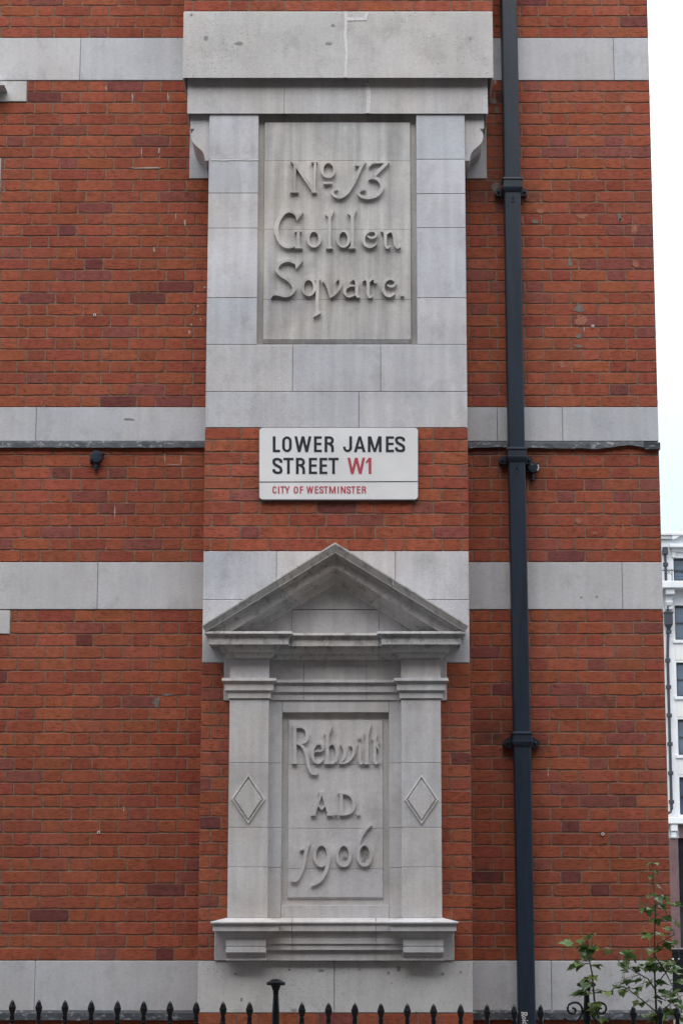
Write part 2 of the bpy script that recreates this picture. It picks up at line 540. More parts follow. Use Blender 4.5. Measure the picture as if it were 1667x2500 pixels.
# the pier's own brickwork (and the wider breast over the hood)
Yhood, Ytier, Ybrk = -.41, -.352, -.31
brickwork(wall_b, wall_m, XL, XR, ZP(1044, YP), ZP(1345.5, YP), ncourse(ZP(1044, YP), ZP(1345.5, YP)), YP, XP(634, 1240, YP), 0)
zf_t, zf_b = ZP(1618, YP), ZP(2345.5, YP)
nfl = ncourse(zf_t, zf_b)
brickwork(wall_b, wall_m, XL, XP(557, 2000, YP) + .03, zf_t, zf_b, nfl, YP, XL - .11, 0)
brickwork(wall_b, wall_m, XP(1076, 2000, YP) - .03, XR, zf_t, zf_b, nfl, YP, XR + .0, 1)
brickwork(wall_b, wall_m, XL, XR, ZP(2473, YP), 0, ncourse(ZP(2473, YP), 0), YP, XL, 0)
hxL, hxR = XP(450, 20, Yhood + .012), XP(1201.5, 20, Yhood + .012)
brickwork(wall_b, wall_m, hxL, hxR, 9.2, ZP(26, Yhood), ncourse(9.2, ZP(26, Yhood)), Yhood + .012, XP(538, 10, Yhood), 0)
wall = wall_b.build('brickwork', M_BRICK, bld, recalc=False)
wall_m.build('mortar', M_MORTAR, wall, recalc=False)
core = MB()
core.box(XFAR, XW - .012, Y0 + .012, 9.0, 0, 9.2, 0)
core.box(XL + .012, XR - .012, -.25, .1, 0, ZP(1044, YP), 0)
core.box(XL + .012, XR - .012, -.25, .1, ZP(1044, YP), ZP(277, YP), 0)
core.box(hxL + .012, hxR - .012, Yhood + .03, .1, ZP(180, Yhood), 9.2, 0)
# the pier returns in brick back to the wall
rb, rm = MB(), MB()
core.build('wall_core', M_MORTAR, bld)
def side_bricks(mb, x, y0, y1, ztop, zbot, n, sgn):
    h = (ztop - zbot) / n
    for i in range(n):
        zb = ztop - (i + 1) * h + .005; zt = ztop - i * h - .005
        cuts = [y0, (y0 + .11 if i % 2 else y0 + .22), y1]
        for a, b in zip(cuts[:-1], cuts[1:]):
            if b - a > .03: mb.box(x, x - sgn * .05, a + .004, b - .004, zb, zt, .003, brick_tint(0))
for sgn, x in ((-1, XL), (1, XR)):
    side_bricks(rb, x + sgn * .0, YP + .062, -.012, ZP(1044, YP), ZP(1345.5, YP), ncourse(ZP(1044, YP), ZP(1345.5, YP)), sgn)
    side_bricks(rb, x + sgn * .0, YP + .062, -.012, zf_t, zf_b, nfl, sgn)
    side_bricks(rb, x + sgn * .0, YP + .062, -.012, ZP(2473, YP), 0, ncourse(ZP(2473, YP), 0), sgn)
nc = ncourse(9.2, 0)
for i in range(nc):
    zt = 9.2 - i * 9.2 / nc; zb = zt - 9.2 / nc
    y = .066 + (i % 2) * .11
    while y < 1.2:
        L = STR if random.random() < .5 else HDR
        rb.box(XW - .04, XW - .002, y + .005, y + L - .005, zb + .005, zt - .005, .003, brick_tint(0)); y += L
rb.build('return_brickwork', M_BRICK, bld)

# stone bands in the wall plane
def band(name, v0, v1, joints_l, joints_r, mat, proud=.004, hidecross=True):
    zt, zb = ZP(v0), ZP(v1); vm = (v0 + v1) / 2
    cl = [XFAR] + [XP(u, vm) for u in joints_l] + [XL + .01]
    cr = [XR - .01] + [XP(u, vm) for u in joints_r] + [XW + .001]
    for cs in (cl, cr):
        mb = MB()
        for a, b in zip(cs[:-1], cs[1:]):
            yb = .06
            mb.box(a + .0012, b - .0012, Y0 - proud + rnd(-.001, .001), yb, zb + .002, zt - .002, .0025, stint(.05, .03))
        mb.build(name, mat, bld)
band('stone_band', 92.5, 197, (-200, 197), (1497,), M_BAND)
band('stone_band', 994, 1078, (-250, 89), (1213, 1372), M_BAND)
band('stone_band', 1372.5, 1488.5, (-130, 239), (1518,), M_BAND)
band('plinth_course', 2345, 2468, (-300, 86), (1345,), M_BAND)
for (x0, x1, z0, z1) in blk:
    mb = MB(); mb.box(x0, x1, -.006, .06, z0 + .003, z1 - .003, .003, stint())
    mb.build('window_quoin', M_PITTED, bld)
mb = MB()
pts = [P(u, v, -.12) for u, v in ((-420, 199), (4, 199), (11.8, 207.8), (-420, 207.8))]
mb.prism(pts, -.12, .02); mb.build('window_hood', M_PITTED, bld)

# dressed stones of the pier (all flush with its face)
pier = MB()
def stones(mb, rows, Y, Yb=-.2, gap=.0013, d=.05):
    for v0, v1, us in rows:
        for a, b in zip(us[:-1], us[1:]):
            vm = (v0 + v1) / 2
            xa = a if abs(a) < 10 else XP(a, vm, Y)
            xb = b if abs(b) < 10 else XP(b, vm, Y)
            mb.box(xa + gap, xb - gap, Y + rnd(-.0006, .0006), Yb, ZP(v0, Y) - gap, ZP(v1, Y) + gap, .0022, stint(d))
jl = (278, 389, 471.5, 557, 727, 841)
jr = (278, 389, 473, 556, 727, 841)
oxL, oxR = XP(629.5, 560, YP), XP(1016.5, 560, YP)           # opening of the upper inscription
for a, b in zip(jl[:-1], jl[1:]): stones(pier, [(a, b, (XL, oxL))], YP)
for a, b in zip(jr[:-1], jr[1:]): stones(pier, [(a, b, (oxR, XR))], YP)
stones(pier, [(841, 956, (XL, 714.5, 929, XR)), (956, 1044, (XL, 876, XR))], YP)
back = MB(); stones(back, [(1345.5, 1464, (XL, 675, 965, XR)), (1464, 1618, (XL, 675, 965, XR))], YP)
back.build('pediment_backing', M_STONE, bld)
pier.build('pier_stonework', M_STONE, bld)
mb = MB(); stones(mb, [(2345.5, 2473, (XL, 816, XR))], YP, -.2, .0015, .04)
mb.build('pier_plinth', M_PITTED, bld)

# hood over the upper inscription
hood = MB()
jx = XP(843, 100, Yhood)
x0, x1 = XP(447.5, 110, Yhood), XP(1202.5, 110, Yhood)
hl = [(28.3, -.004), (29.5, 0), (189.6, 0), (190.6, -.002), (190.6, -.006), (180, -.009), (180, -.09)]
hood.loft(x0, jx - .001, Yhood, hl, .02, (1.0, .995, .985), (1, 0))
hood.loft(jx + .001, x1, Yhood, hl, .02, (1.0, .985, .965), (0, 1))
hood.build('hood', M_PITTED, bld)
hj = MB()                                        # pale mortar smeared over the crack
pts = [P(u, v, Yhood) for u, v in ((839, 28), (841, 55), (839, 90), (843, 130), (839, 188), (846, 189), (850, 130), (846, 90), (848, 51), (895, 50), (901, 30), (893, 30), (888, 43), (849, 43), (848, 28))]
def shard(mb, pts, y, h=.003):
    n = len(pts); cx = sum(p[0] for p in pts) / n; cz = sum(p[1] for p in pts) / n
    vs = [(x, y, z) for x, z in pts] + [(x, y - h, z) for x, z in pts]
    fs = [[n + i for i in range(n)]] + [[i, (i + 1) % n, n + (i + 1) % n, n + i] for i in range(n)]
    mb.add(vs, fs)
shard(hj, pts, Yhood)
hj.build('mortar_repair', M_REPAIR, bld)
hj = MB(); shard(hj, [P(u, v, YP) for u, v in ((514, 388.5), (540, 389.2), (570, 388.4), (600, 389.5), (632, 388.6), (632, 391.4), (604, 392.4), (575, 391.3), (545, 392.6), (514, 391.4))], YP)
hj.build('mortar_repair', M_REPAIR, bld)
for u, v, ru, rv in ((467.5, 36.5, 4, 4), (503, 93, 5.5, 6.5), (584.5, 106, 12, 5), (813, 62, 5, 4), (1147, 95, 4, 4), (803, 106, 8, 4)):
    hj = MB(); n_ = 10
    shard(hj, [P(u + ru * rnd(.7, 1.1) * math.cos(2 * math.pi * k / n_), v + rv * rnd(.7, 1.1) * math.sin(2 * math.pi * k / n_), Yhood) for k in range(n_)], Yhood, .0015)
    hj.build('lichen_spot', M_LICHEN, bld)
for u, v, ru, rv, Y_ in ((706, 2368, 4, 5, YP), (575, 2378, 6, 2.5, YP), (785, 2370, 9, 4, YP), (948, 2375, 4, 5, YP), (972, 2366, 6, 7, YP), (878, 2367, 4, 2.5, YP), (1080, 2378, 4, 4, YP), (1124, 2372, 3.5, 3.5, YP), (590, 2440, 4, 5, YP), (718, 2466, 9, 5, YP), (880, 2398, 2, 2.5, YP), (956, 2400, 2, 2.5, YP), (315, 1023, 14, 3, -.0045), (1418, 1458, 4, 2.5, -.0045), (1455, 1457, 3, 2.5, -.0045)):
    hj = MB()
    shard(hj, blob(u, v, ru, rv, Y_), Y_, .0012)
    hj.build('lichen_spot', M_LICHEN, bld)
fr = MB()
tx0, tx1 = XP(457.5, 240, Ytier), XP(1190.5, 240, Ytier)
ja, jb_ = XP(694, 240, Ytier), XP(898, 240, Ytier)
for a, b, tn in ((tx0, ja, (1.0, .965, .91)), (ja, jb_, (.98, .95, .90)), (jb_, tx1, (1.0, .97, .925))):
    fr.loft(a + .0012, b - .0012, Ytier, [(186, 0), (277, 0), (277.8, -.002), (277.8, -.006), (270, -.008), (270, -.05)], .02, tn, (a == tx0, b == tx1))
fr.build('hood_frieze', M_STONE, bld)
hj = MB(); shard(hj, [P(u, v, Ytier) for u, v in ((894, 203), (893, 225), (895, 250), (893, 276), (902, 276), (905, 250), (905, 225), (900, 203))], Ytier)
hj.build('mortar_repair', M_REPAIR, bld)

# scrolled brackets either side
def bracket(mir):
    mb = MB()
    Y = Ybrk
    raw = [(513.5, 279), (465.5, 279), (465.5, 314), (474.5, 314), (475, 317), (471, 320.5), (468, 326), (467, 333), (468, 340), (471, 347), (477, 354), (485, 361), (492, 367), (497, 374), (499.5, 382), (501, 392), (513.5, 392)]
    if mir:
        raw = [(1646.5 - u if u < 513 else 1133, v) for u, v in raw]
    pts = [P(u, v, Y) for u, v in raw]
    mb.prism(pts, Y, .01, (.99, .96, .91))
    u0, u1 = (463.5, 514) if not mir else (1133, 1187)
    mb.box(XP(u0, 380), XP(u1, 380), -.004, .05, ZP(436), ZP(300), .003, (.95, .95, .94))
    mb.build('scroll_bracket', M_STONE, bld)
bracket(False); bracket(True)

# ------------------------------------------------------------------ lettering tools
def catmull(pts, k=5, closed=False):
    out = []; n = len(pts)
    for i in range(n if closed else n - 1):
        g = lambda j: pts[j % n] if closed else pts[max(0, min(n - 1, j))]
        p0, p1, p2, p3 = g(i - 1), g(i), g(i + 1), g(i + 2)
        for s in range(k):
            t = s / k
            out.append(tuple(.5 * (2 * b + (c - a) * t + (2 * a - 5 * b + 4 * c - d) * t * t + (3 * b - a - 3 * c + d) * t ** 3) for a, b, c, d in zip(p0, p1, p2, p3)))
    if not closed: out.append(pts[-1])
    return out
WSC = 0.88                                        # carved strokes are slimmer than their shadowed outlines
def ribbon(pts, closed=False, smooth=True):
    if smooth and (len(pts) > 2 or closed): pts = catmull(pts, 5, closed)
    n = len(pts); L = []; Q = []
    for i in range(n):
        a = pts[(i - 1) % n] if closed else pts[max(i - 1, 0)]
        b = pts[(i + 1) % n] if closed else pts[min(i + 1, n - 1)]
        dx, dy = b[0] - a[0], b[1] - a[1]; l = math.hypot(dx, dy) or 1
        w = max(pts[i][2] * WSC, .02) / 2
        L.append((pts[i][0] - dy / l * w, pts[i][1] + dx / l * w)); Q.append((pts[i][0] + dy / l * w, pts[i][1] - dx / l * w))
    polys = []
    for i in range(n if closed else n - 1):
        j = (i + 1) % n
        polys.append([L[i], L[j], Q[j]]); polys.append([L[i], Q[j], Q[i]])
    return polys
def ell(cx, cy, rx, ry, ws, wt, n=20):
    return ribbon([(cx + rx * math.cos(2 * math.pi * k / n), cy + ry * math.sin(2 * math.pi * k / n), wt + (ws - wt) * math.cos(2 * math.pi * k / n) ** 2) for k in range(n)], True, False)
def disc(cx, cy, r, n=14):
    return [[(cx + r * math.cos(2 * math.pi * k / n), cy + r * math.sin(2 * math.pi * k / n)) for k in range(n)]]
def poly(*p): return [list(p)]
def bar(x0, y0, x1, y1, w): return ribbon([(x0, y0, w), (x1, y1, w)], False, False)
def union(mb, polys, yf, yb, slant=0.0, tn=(1, 1, 1)):
    vs = []; fs = []
    for p in polys:
        area = sum(p[i][0] * p[(i + 1) % len(p)][1] - p[(i + 1) % len(p)][0] * p[i][1] for i in range(len(p)))
        if abs(area) < 1e-9: continue
        if area < 0: p = p[::-1]
        fs.append(list(range(len(vs), len(vs) + len(p)))); vs += [Vector(q) for q in p]
    ov, oe, of, _, _, orig = delaunay_2d_cdt(vs, [], fs, 0, 1e-6)
    keep = [f for f, o in zip(of, orig) if o]
    cnt = {}
    for f in keep:
        for i in range(len(f)):
            a, b = f[i], f[(i + 1) % len(f)]
            cnt[(min(a, b), max(a, b))] = cnt.get((min(a, b), max(a, b)), []) + [(a, b)]
    used = sorted({i for f in keep for i in f}); ix = {g: i for i, g in enumerate(used)}
    nrm = {}
    border = [e[0] for e in cnt.values() if len(e) == 1]
    for a, b in border:
        d = ov[b] - ov[a]; l = d.length or 1
        nn = Vector((d.y / l, -d.x / l))
        for q in (a, b): nrm[q] = nrm.get(q, Vector((0, 0))) + nn
    V = [(ov[i].x, yf, ov[i].y) for i in used]; F = [[ix[i] for i in f] for f in keep]
    bx = {}
    for q in nrm:
        m = nrm[q]; m = m / (m.length or 1) * slant
        bx[q] = len(V); V.append((ov[q].x + m.x, yb, ov[q].y + m.y))
    for a, b in border: F.append([ix[a], ix[b], bx[b], bx[a]])
    mb.add(V, F, tn)
def lettering(name, groups, parent, mat, yf, yb, slant=.003, label=None, tn=(1, 1, 1)):   # groups: (origin u, origin v, zoom, polys)
    mb = MB()
    for ou, ov_, k, polys in groups:
        w = [[P(ou + x / k, ov_ + y / k, yf) for x, y in p] for p in polys]
        union(mb, w, yf, yb, slant, tn)
    o = mb.build(name, mat, parent)
    if label: o['label'] = label
    return o
rib = ribbon

# ------------------------------------------------------------------ upper inscription
Yrec = YP + .052
Ytab = Yrec - .026
pan = MB()
pan.box(oxL - .02, oxR + .02, Yrec, Yrec + .1, ZP(848.5, YP) - .02, ZP(278, YP) + .02, 0, (.9, .88, .85))
# splayed margin under and beside the tablet
sill_z = ZP(841, YP)
panel = pan.build('inscription_panel', M_TABLET, bld)
def tablet(mb, u0, u1, v0, v1, joints, Yf, Yb, cb, cs=.006):
    um = (v0 + v1) / 2
    xa, xb = XP(u0, um, Yf), XP(u1, um, Yf)
    cuts = [v0] + list(joints) + [v1]
    for i, (a, b) in enumerate(zip(cuts[:-1], cuts[1:])):
        zt = ZP(a, Yf) - (0 if i == 0 else .001); zb = ZP(b, Yf) + (0 if i == len(cuts) - 2 else .001)
        ct = cs if i == 0 else 0; cbb = cb if i == len(cuts) - 2 else 0
        front = [(xa, Yf, zb), (xb, Yf, zb), (xb, Yf, zt), (xa, Yf, zt)]
        back = [(xa - cs, Yb, zb - cbb), (xb + cs, Yb, zb - cbb), (xb + cs, Yb, zt + ct), (xa - cs, Yb, zt + ct)]
        mb.add(front + back, [[0, 1, 2, 3]] + [[k, (k + 1) % 4, 4 + (k + 1) % 4, 4 + k] for k in range(4)], stint(.05, .015))
tb = MB(); tablet(tb, 645, 1001.5, 299, 828, (392, 559.6, 731), Ytab, Yrec, .018)
tb.build('tablet', M_TABLET, panel)
A = []
# N
A += bar(349, 85, 345, 376, 27) + bar(296, 383, 390, 383, 17) + rib([(302, 60, 8), (330, 72, 22), (352, 100, 30)])
A += bar(348, 82, 545, 372, 38) + bar(562, 72, 552, 380, 27) + bar(522, 383, 582, 383, 17) + bar(520, 68, 590, 62, 13)
# raised o with its bar
A += ell(703, 149, 66, 79, 34, 20) + bar(650, 290, 748, 286, 24)
# 1
A += rib([(1082, 62, 40), (1058, 100, 42), (1018, 190, 36), (968, 300, 33), (908, 388, 35), (835, 438, 36), (770, 425, 34), (748, 388, 30), (768, 362, 26), (808, 356, 20)])
A += poly((985, 82), (1060, 84), (1050, 112), (1018, 108), (985, 104)) + poly((1050, 70), (1110, 60), (1090, 90))
# 3
A += rib([(1136, 116, 10), (1160, 85, 24), (1200, 70, 24), (1270, 72, 20), (1330, 72, 18)], False, True) + bar(1325, 76, 1185, 212, 40) + poly((1280, 62), (1352, 66), (1320, 95))
A += rib([(1128, 250, 18), (1170, 234, 30), (1225, 246, 40), (1266, 290, 46), (1272, 345, 46), (1240, 400, 42), (1180, 436, 36), (1110, 446, 32), (1050, 430, 32), (1024, 395, 30), (1048, 364, 26), (1104, 358, 18)])
# Golden
A += rib([(352, 630, 14), (320, 602, 24), (275, 594, 24), (222, 620, 38), (172, 690, 50), (151, 770, 56), (166, 860, 48), (208, 940, 36), (268, 972, 25), (322, 968, 20), (362, 950, 18)])
A += poly((330, 600), (366, 624), (438, 598), (368, 690), (352, 640))
A += bar(384, 806, 386, 975, 34) + bar(342, 806, 420, 802, 14) + poly((345, 984), (356, 962), (410, 960), (430, 984))
A += ell(550, 882, 64, 84, 40, 22)
A += bar(716, 625, 714, 975, 35) + poly((667, 622), (700, 612), (766, 574), (738, 650), (700, 650)) + poly((676, 986), (700, 960), (732, 960), (754, 986))
A += ell(862, 884, 60, 84, 40, 22) + bar(958, 625, 957, 976, 40) + poly((906, 612), (940, 606), (1004, 568), (980, 640), (940, 640)) + poly((918, 986), (938, 962), (978, 962), (996, 986))
A += rib([(1118, 852, 14), (1150, 870, 24), (1192, 866, 28), (1212, 832, 28), (1186, 800, 26), (1132, 802, 32), (1088, 838, 42), (1074, 890, 44), (1094, 942, 38), (1142, 968, 28), (1190, 955, 20), (1220, 925, 12)])
A += rib([(1256, 800, 10), (1290, 806, 24), (1308, 840, 36), (1309, 930, 32), (1318, 966, 30), (1336, 978, 24), (1360, 955, 14)])
A += rib([(1322, 835, 16), (1355, 804, 26), (1388, 816, 36), (1404, 870, 34), (1412, 940, 32), (1436, 976, 28), (1474, 962, 14)])
B_ = []
B_ += rib([(360, 108, 14), (325, 84, 24), (275, 72, 24), (215, 82, 34), (168, 118, 42), (158, 170, 44), (205, 224, 44), (275, 268, 46), (328, 322, 50), (337, 378, 46), (300, 428, 36), (238, 446, 28), (170, 430, 26), (125, 424, 18)])
B_ += poly((335, 82), (372, 98), (434, 72), (358, 160), (350, 110)) + poly((130, 372), (168, 410), (160, 440), (120, 440), (92, 472))
B_ += ell(494, 352, 64, 86, 36, 22) + bar(590, 262, 583, 620, 40) + poly((556, 262), (626, 262), (610, 285), (570, 285)) + poly((560, 612), (606, 598), (628, 626), (543, 672))
B_ += rib([(640, 290, 16), (668, 296, 34), (702, 358, 38), (726, 456, 24)]) + rib([(718, 462, 12), (760, 432, 28), (806, 380, 34), (834, 320, 36), (824, 272, 28), (800, 268, 26), (786, 290, 16)])
B_ += rib([(936, 294, 14), (960, 266, 24), (990, 272, 34), (1004, 320, 36), (1004, 420, 36), (1016, 452, 28), (1040, 448, 14)]) + rib([(990, 338, 16), (935, 336, 26), (888, 362, 36), (878, 408, 36), (908, 446, 28), (955, 444, 22), (998, 420, 16)])
B_ += rib([(1066, 290, 12), (1092, 268, 24), (1118, 282, 36), (1126, 330, 38), (1126, 420, 36), (1144, 456, 28), (1176, 440, 14)]) + rib([(1134, 300, 18), (1165, 266, 24), (1198, 272, 26)]) + disc(1204, 294, 20)
B_ += rib([(1328, 325, 14), (1360, 344, 24), (1398, 334, 28), (1416, 298, 30), (1384, 266, 26), (1328, 270, 32), (1288, 314, 42), (1282, 368, 44), (1310, 424, 38), (1358, 446, 28), (1414, 416, 12)])
B_ += poly((1470, 406), (1508, 406), (1508, 448), (1468, 448))
lettering('carved_lettering', [(640, 380, 4.356, A), (640, 620, 4.356, B_)], panel, M_TABLET, Ytab - .026, Ytab + .003, -.0015,
          'raised stone lettering reading No 13 Golden Sqvare', (1.04, 1.03, 1.02))

# ------------------------------------------------------------------ aedicule with the date stone
YA, YM, YS = -.45, -.365, -.352
axL0, axL1 = XP(558, 1970, YA), XP(654.5, 1970, YA)          # left pilaster
axR0, axR1 = XP(980, 1970, YA), XP(1077, 1970, YA)           # right pilaster
aed = MB()
# side slabs behind the entablature and at the foot, then the flat surround of the date stone
aed.pbox(547, 700, 1600, 1710, YS, -.2); aed.pbox(940, 1090, 1600, 1710, YS, -.2)
aed.pbox(524, 1108, 2250, 2345, YS, -.2)
mx0, mx1 = axL1 - .0, axR0 + .0
ou0, ou1 = XP(688, 1970, YM), XP(949, 1970, YM)
for a, b in ((1709, 1863), (1863, 2021), (2021, 2118), (2118, 2241)):
    zt, zb = ZP(a, YM) - .001, ZP(b, YM) + .001
    aed.box(mx0 - .01, ou0 - .0015, YM, -.2, zb, zt, .0015, stint(.03)); aed.box(ou1 + .0015, mx1 + .01, YM, -.2, zb, zt, .0015, stint(.03))
aed.box(ou0, ou1, YM - .0005, -.2, ZP(1739, YM), ZP(1709, YM), .0015); aed.box(ou0, ou1, YM - .0005, -.2, ZP(2241, YM), ZP(2210, YM), .0015)
aed.box(mx0 - .01, mx1 + .01, YM + .036, -.2, ZP(2215, YM), ZP(1730, YM), 0, (.93, .92, .9))
aedicule = aed.build('aedicule', M_AED, bld)
pj = (1706, 1862.5, 2020, 2117, 2241)
for side, (xa, xb) in enumerate(((axL0, axL1), (axR0, axR1))):
    mb = MB()
    for a, b in zip(pj[:-1], pj[1:]): mb.box(xa, xb, YA, -.2, ZP(b, YA) + .0009, ZP(a, YA) - .0009, .002, stint(.05))
    pil = mb.build('pilaster', M_AED, aedicule)
    # lozenge: sunk-edged raised frame with a raised centre
    mb = MB(); cu, cv = ((606.5, 1951.5), (1028.5, 1953))[side]
    rings = ((42.5, 62.5, 0), (40, 59, .010), (37.5, 55.5, .010), (35.5, 52.5, .002), (34, 50, .002), (31.5, 46.5, .014))
    vs = []
    for ru, rv, h in rings:
        Y = YA - h + (.0 if h else .004)
        for du, dv in ((-1, 0), (0, -1), (1, 0), (0, 1)):
            x, z = P(cu + du * ru, cv + dv * rv, YA); vs.append((x, Y, z))
    fs = []
    for i in range(len(rings) - 1):
        for k in range(4): fs.append([4 * i + k, 4 * i + (k + 1) % 4, 4 * i + 4 + (k + 1) % 4, 4 * i + 4 + k])
    fs.append([4 * len(rings) - 4 + k for k in range(4)])
    mb.add(vs, fs); adopt(mb.build('lozenge', M_AED), aedicule)
# architrave, frieze, bed mouldings and horizontal cornice: one stack over each pilaster, one set back between
def stackA(top=True):
    return [(1655, .043), (1660, .045), (1662, .045), (1662.5, .036), (1664, .0355), (1664.3, .031), (1668, .030), (1668.4, .026), (1685, .026), (1685.4, .020), (1687.5, .019), (1688, .012), (1691, .011), (1704.4, .010), (1705, .007)]
corn = [(1541, .140), (1546, .143), (1547, .143), (1547.2, .131), (1550.5, .130), (1550.7, .125), (1554, .124), (1554.2, .118), (1573, .118), (1573.2, .114), (1568, .112), (1568, .068), (1580, .062), (1587, .052), (1591, .038), (1591.6, .032), (1598, .027), (1603, .014), (1606, .006), (1606.5, 0), (1609, 0)]
friez = [(1609.6, 0), (1657, 0)]
def shift(levels, dv): return [(l[0] + dv,) + tuple(l[1:]) for l in levels]
for nm, lv, mat in (('entablature', stackA(), M_AED), ('frieze', friez, M_AED), ('cornice', corn, M_WEATHER)):
    mb = MB()
    for xa, xb in ((axL0, axL1), (axR0, axR1)): mb.loft(xa, xb, YA, lv, -.3, stint(.03))
    us = (712, 925) if nm == 'cornice' else (742, 894)
    cs = [axL1 - .02, XP(us[0], 1600, YM), XP(us[1], 1600, YM), axR0 + .02]
    for a, b in zip(cs[:-1], cs[1:]):
        mb.loft(a + .001, b - .001, YM, shift(lv, 4.2), -.3, stint(.03), (0, 0))
    mb.build(nm, mat, aedicule)
# tympanum and raking cornice
YR = -.62
mb = MB()
Yt = -.376
tp = [P(u, v, Yt) for u, v in ((590, 1548), (818, 1408), (1046, 1548))]
for (pl) in (((820, 1418), (712, 1487), (926, 1487)),):
    mb.prism([P(u, v, Yt) for u, v in pl], Yt, -.3, stint(.03))
for pl in (((712.6, 1489), (924.4, 1489), (924.4, 1556), (712.6, 1556)), ((711.6, 1489), (711.6, 1556), (596, 1556), (606, 1549)), ((925.4, 1489), (1030, 1549), (1040, 1556), (925.4, 1556))):
    mb.prism([P(u, v, Yt) for u, v in pl], Yt, -.3, stint(.03))
mb.build('tympanum', M_AED, aedicule)
mb = MB()
chev = [((496, 1527), (818, 1326), (1141, 1527), -.30, -.615), ((494, 1526), (818, 1324), (1143, 1526), YR, YR), ((494.5, 1529), (818, 1328), (1142.5, 1529), YR, YR),
        ((498, 1536), (818, 1339), (1139, 1536), -.606, -.606), ((502, 1541), (818, 1347), (1135, 1541), -.596, -.596), ((503, 1542), (818, 1349), (1134, 1542), -.596, -.596), ((503, 1542), (818, 1349), (1134, 1542), -.566, -.596),
        ((511, 1543), (818, 1355), (1126, 1543), -.566, -.566), ((511, 1543), (818, 1355), (1126, 1543), -.550, -.566), ((519, 1543), (818, 1360.5), (1118, 1543), -.550, -.550), ((519, 1543), (818, 1360.5), (1118, 1543), -.532, -.550),
        ((565, 1541), (818, 1384), (1071, 1541), -.532, -.532), ((565, 1541), (818, 1384), (1071, 1541), -.445, -.532), ((596, 1541), (818, 1403), (1040, 1541), -.425, -.425), ((596, 1541), (818, 1403), (1040, 1541), -.415, -.425), ((627, 1541), (818, 1423), (1009, 1541), -.402, -.402), ((627, 1541), (818, 1423), (1009, 1541), -.34, -.402)]
def lerp(a, b, t): return tuple(p + (q - p) * t for p, q in zip(a, b))
for half in (0, 1):
    for t0, t1 in ((0, .558), (.561, 1)):
        rows = []
        for l, a, r, Y, Ytr in chev:
            e = P(*(l if half == 0 else r), Ytr); ap = P(*a, Ytr)
            rows.append([(lerp(e, ap, t)[0], Y, lerp(e, ap, t)[1]) for t in (t0, t1)])
        n = len(rows); vs = [p for rw in rows for p in rw]
        fs = [[2 * i, 2 * i + 1, 2 * i + 3, 2 * i + 2] for i in range(n - 1)]
        fs += [[0, 2 * i, 2 * i + 2] for i in range(1, n - 1)] + [[1, 2 * i + 3, 2 * i + 1] for i in range(1, n - 1)]
        mb.add(vs, fs, stint(.08))
mb.build('raking_cornice', M_WEATHER, aedicule)
# date tablet
Yd = YM + .036; Ydf = Yd - .014
tb = MB(); tablet(tb, 704, 933.5, 1759.5, 2190, (1866, 2022, 2120), Ydf, Yd, .012, .004)
dt = tb.build('date_tablet', M_AED, aedicule)
C_ = []
C_ += bar(180, 190, 178, 752, 60) + poly((132, 752), (150, 690), (205, 690), (218, 752)) + poly((142, 185), (215, 180), (215, 215), (155, 220))
C_ += rib([(200, 206, 44), (280, 204, 46), (345, 245, 58), (368, 325, 64), (340, 410, 54), (280, 450, 36), (205, 456, 30)])
C_ += rib([(240, 462, 30), (305, 508, 54), (345, 600, 58), (368, 720, 52), (392, 815, 50), (432, 886, 46), (480, 905, 40)]) + disc(490, 880, 36)
C_ += rib([(468, 588, 14), (500, 560, 28), (545, 568, 30), (586, 535, 34), (574, 476, 32), (525, 456, 30), (467, 490, 44), (438, 580, 48), (456, 690, 44), (515, 742, 32), (570, 718, 22), (602, 676, 8)])
C_ += bar(660, 300, 656, 745, 56) + poly((608, 308), (735, 198), (692, 320), (650, 350)) + poly((608, 756), (636, 700), (684, 700), (692, 756))
C_ += rib([(680, 486, 24), (728, 452, 34), (782, 498, 50), (804, 605, 54), (778, 705, 46), (722, 746, 30), (676, 716, 22)])
C_ += rib([(838, 470, 12), (880, 482, 44), (912, 560, 48), (900, 655, 46), (852, 738, 22)]) + rib([(828, 750, 8), (900, 740, 32), (980, 698, 42), (1038, 612, 46), (1046, 530, 44), (1012, 476, 36), (974, 492, 26)])
C_ += disc(1126, 360, 29) + rib([(1090, 484, 8), (1124, 470, 40), (1134, 540, 50), (1132, 690, 50), (1150, 748, 36), (1194, 726, 10)])
C_ += poly((1188, 304), (1302, 176), (1268, 330), (1225, 350)) + bar(1242, 300, 1238, 750, 56) + bar(1200, 752, 1280, 752, 14)
C_ += poly((1308, 376), (1388, 296), (1378, 400), (1335, 420)) + rib([(1355, 370, 44), (1354, 560, 46), (1352, 690, 46), (1370, 748, 36), (1418, 722, 8)]) + poly((1372, 450), (1414, 418), (1402, 480), (1412, 556), (1380, 505))
D_ = []
D_ += bar(566, 105, 462, 422, 36) + bar(592, 100, 690, 422, 54) + poly((525, 78), (622, 84), (616, 120), (545, 120)) + poly((412, 430), (440, 405), (484, 405), (492, 430)) + poly((648, 430), (660, 405), (715, 405), (738, 430))
D_ += bar(520, 262, 578, 338, 28) + bar(572, 338, 632, 262, 28) + disc(776, 402, 28) + disc(1112, 404, 28)
D_ += bar(862, 105, 862, 420, 56) + poly((808, 92), (880, 92), (870, 130), (845, 130)) + rib([(850, 106, 30), (940, 106, 36), (1026, 160, 56), (1050, 252, 60), (1024, 350, 54), (950, 406, 34), (830, 414, 30)])
D_ += poly((248, 948), (405, 828), (385, 900), (330, 945), (300, 935)) + rib([(368, 860, 54), (338, 980, 56), (312, 1130, 54), (272, 1260, 56), (222, 1360, 50), (170, 1400, 34)]) + disc(152, 1374, 36)
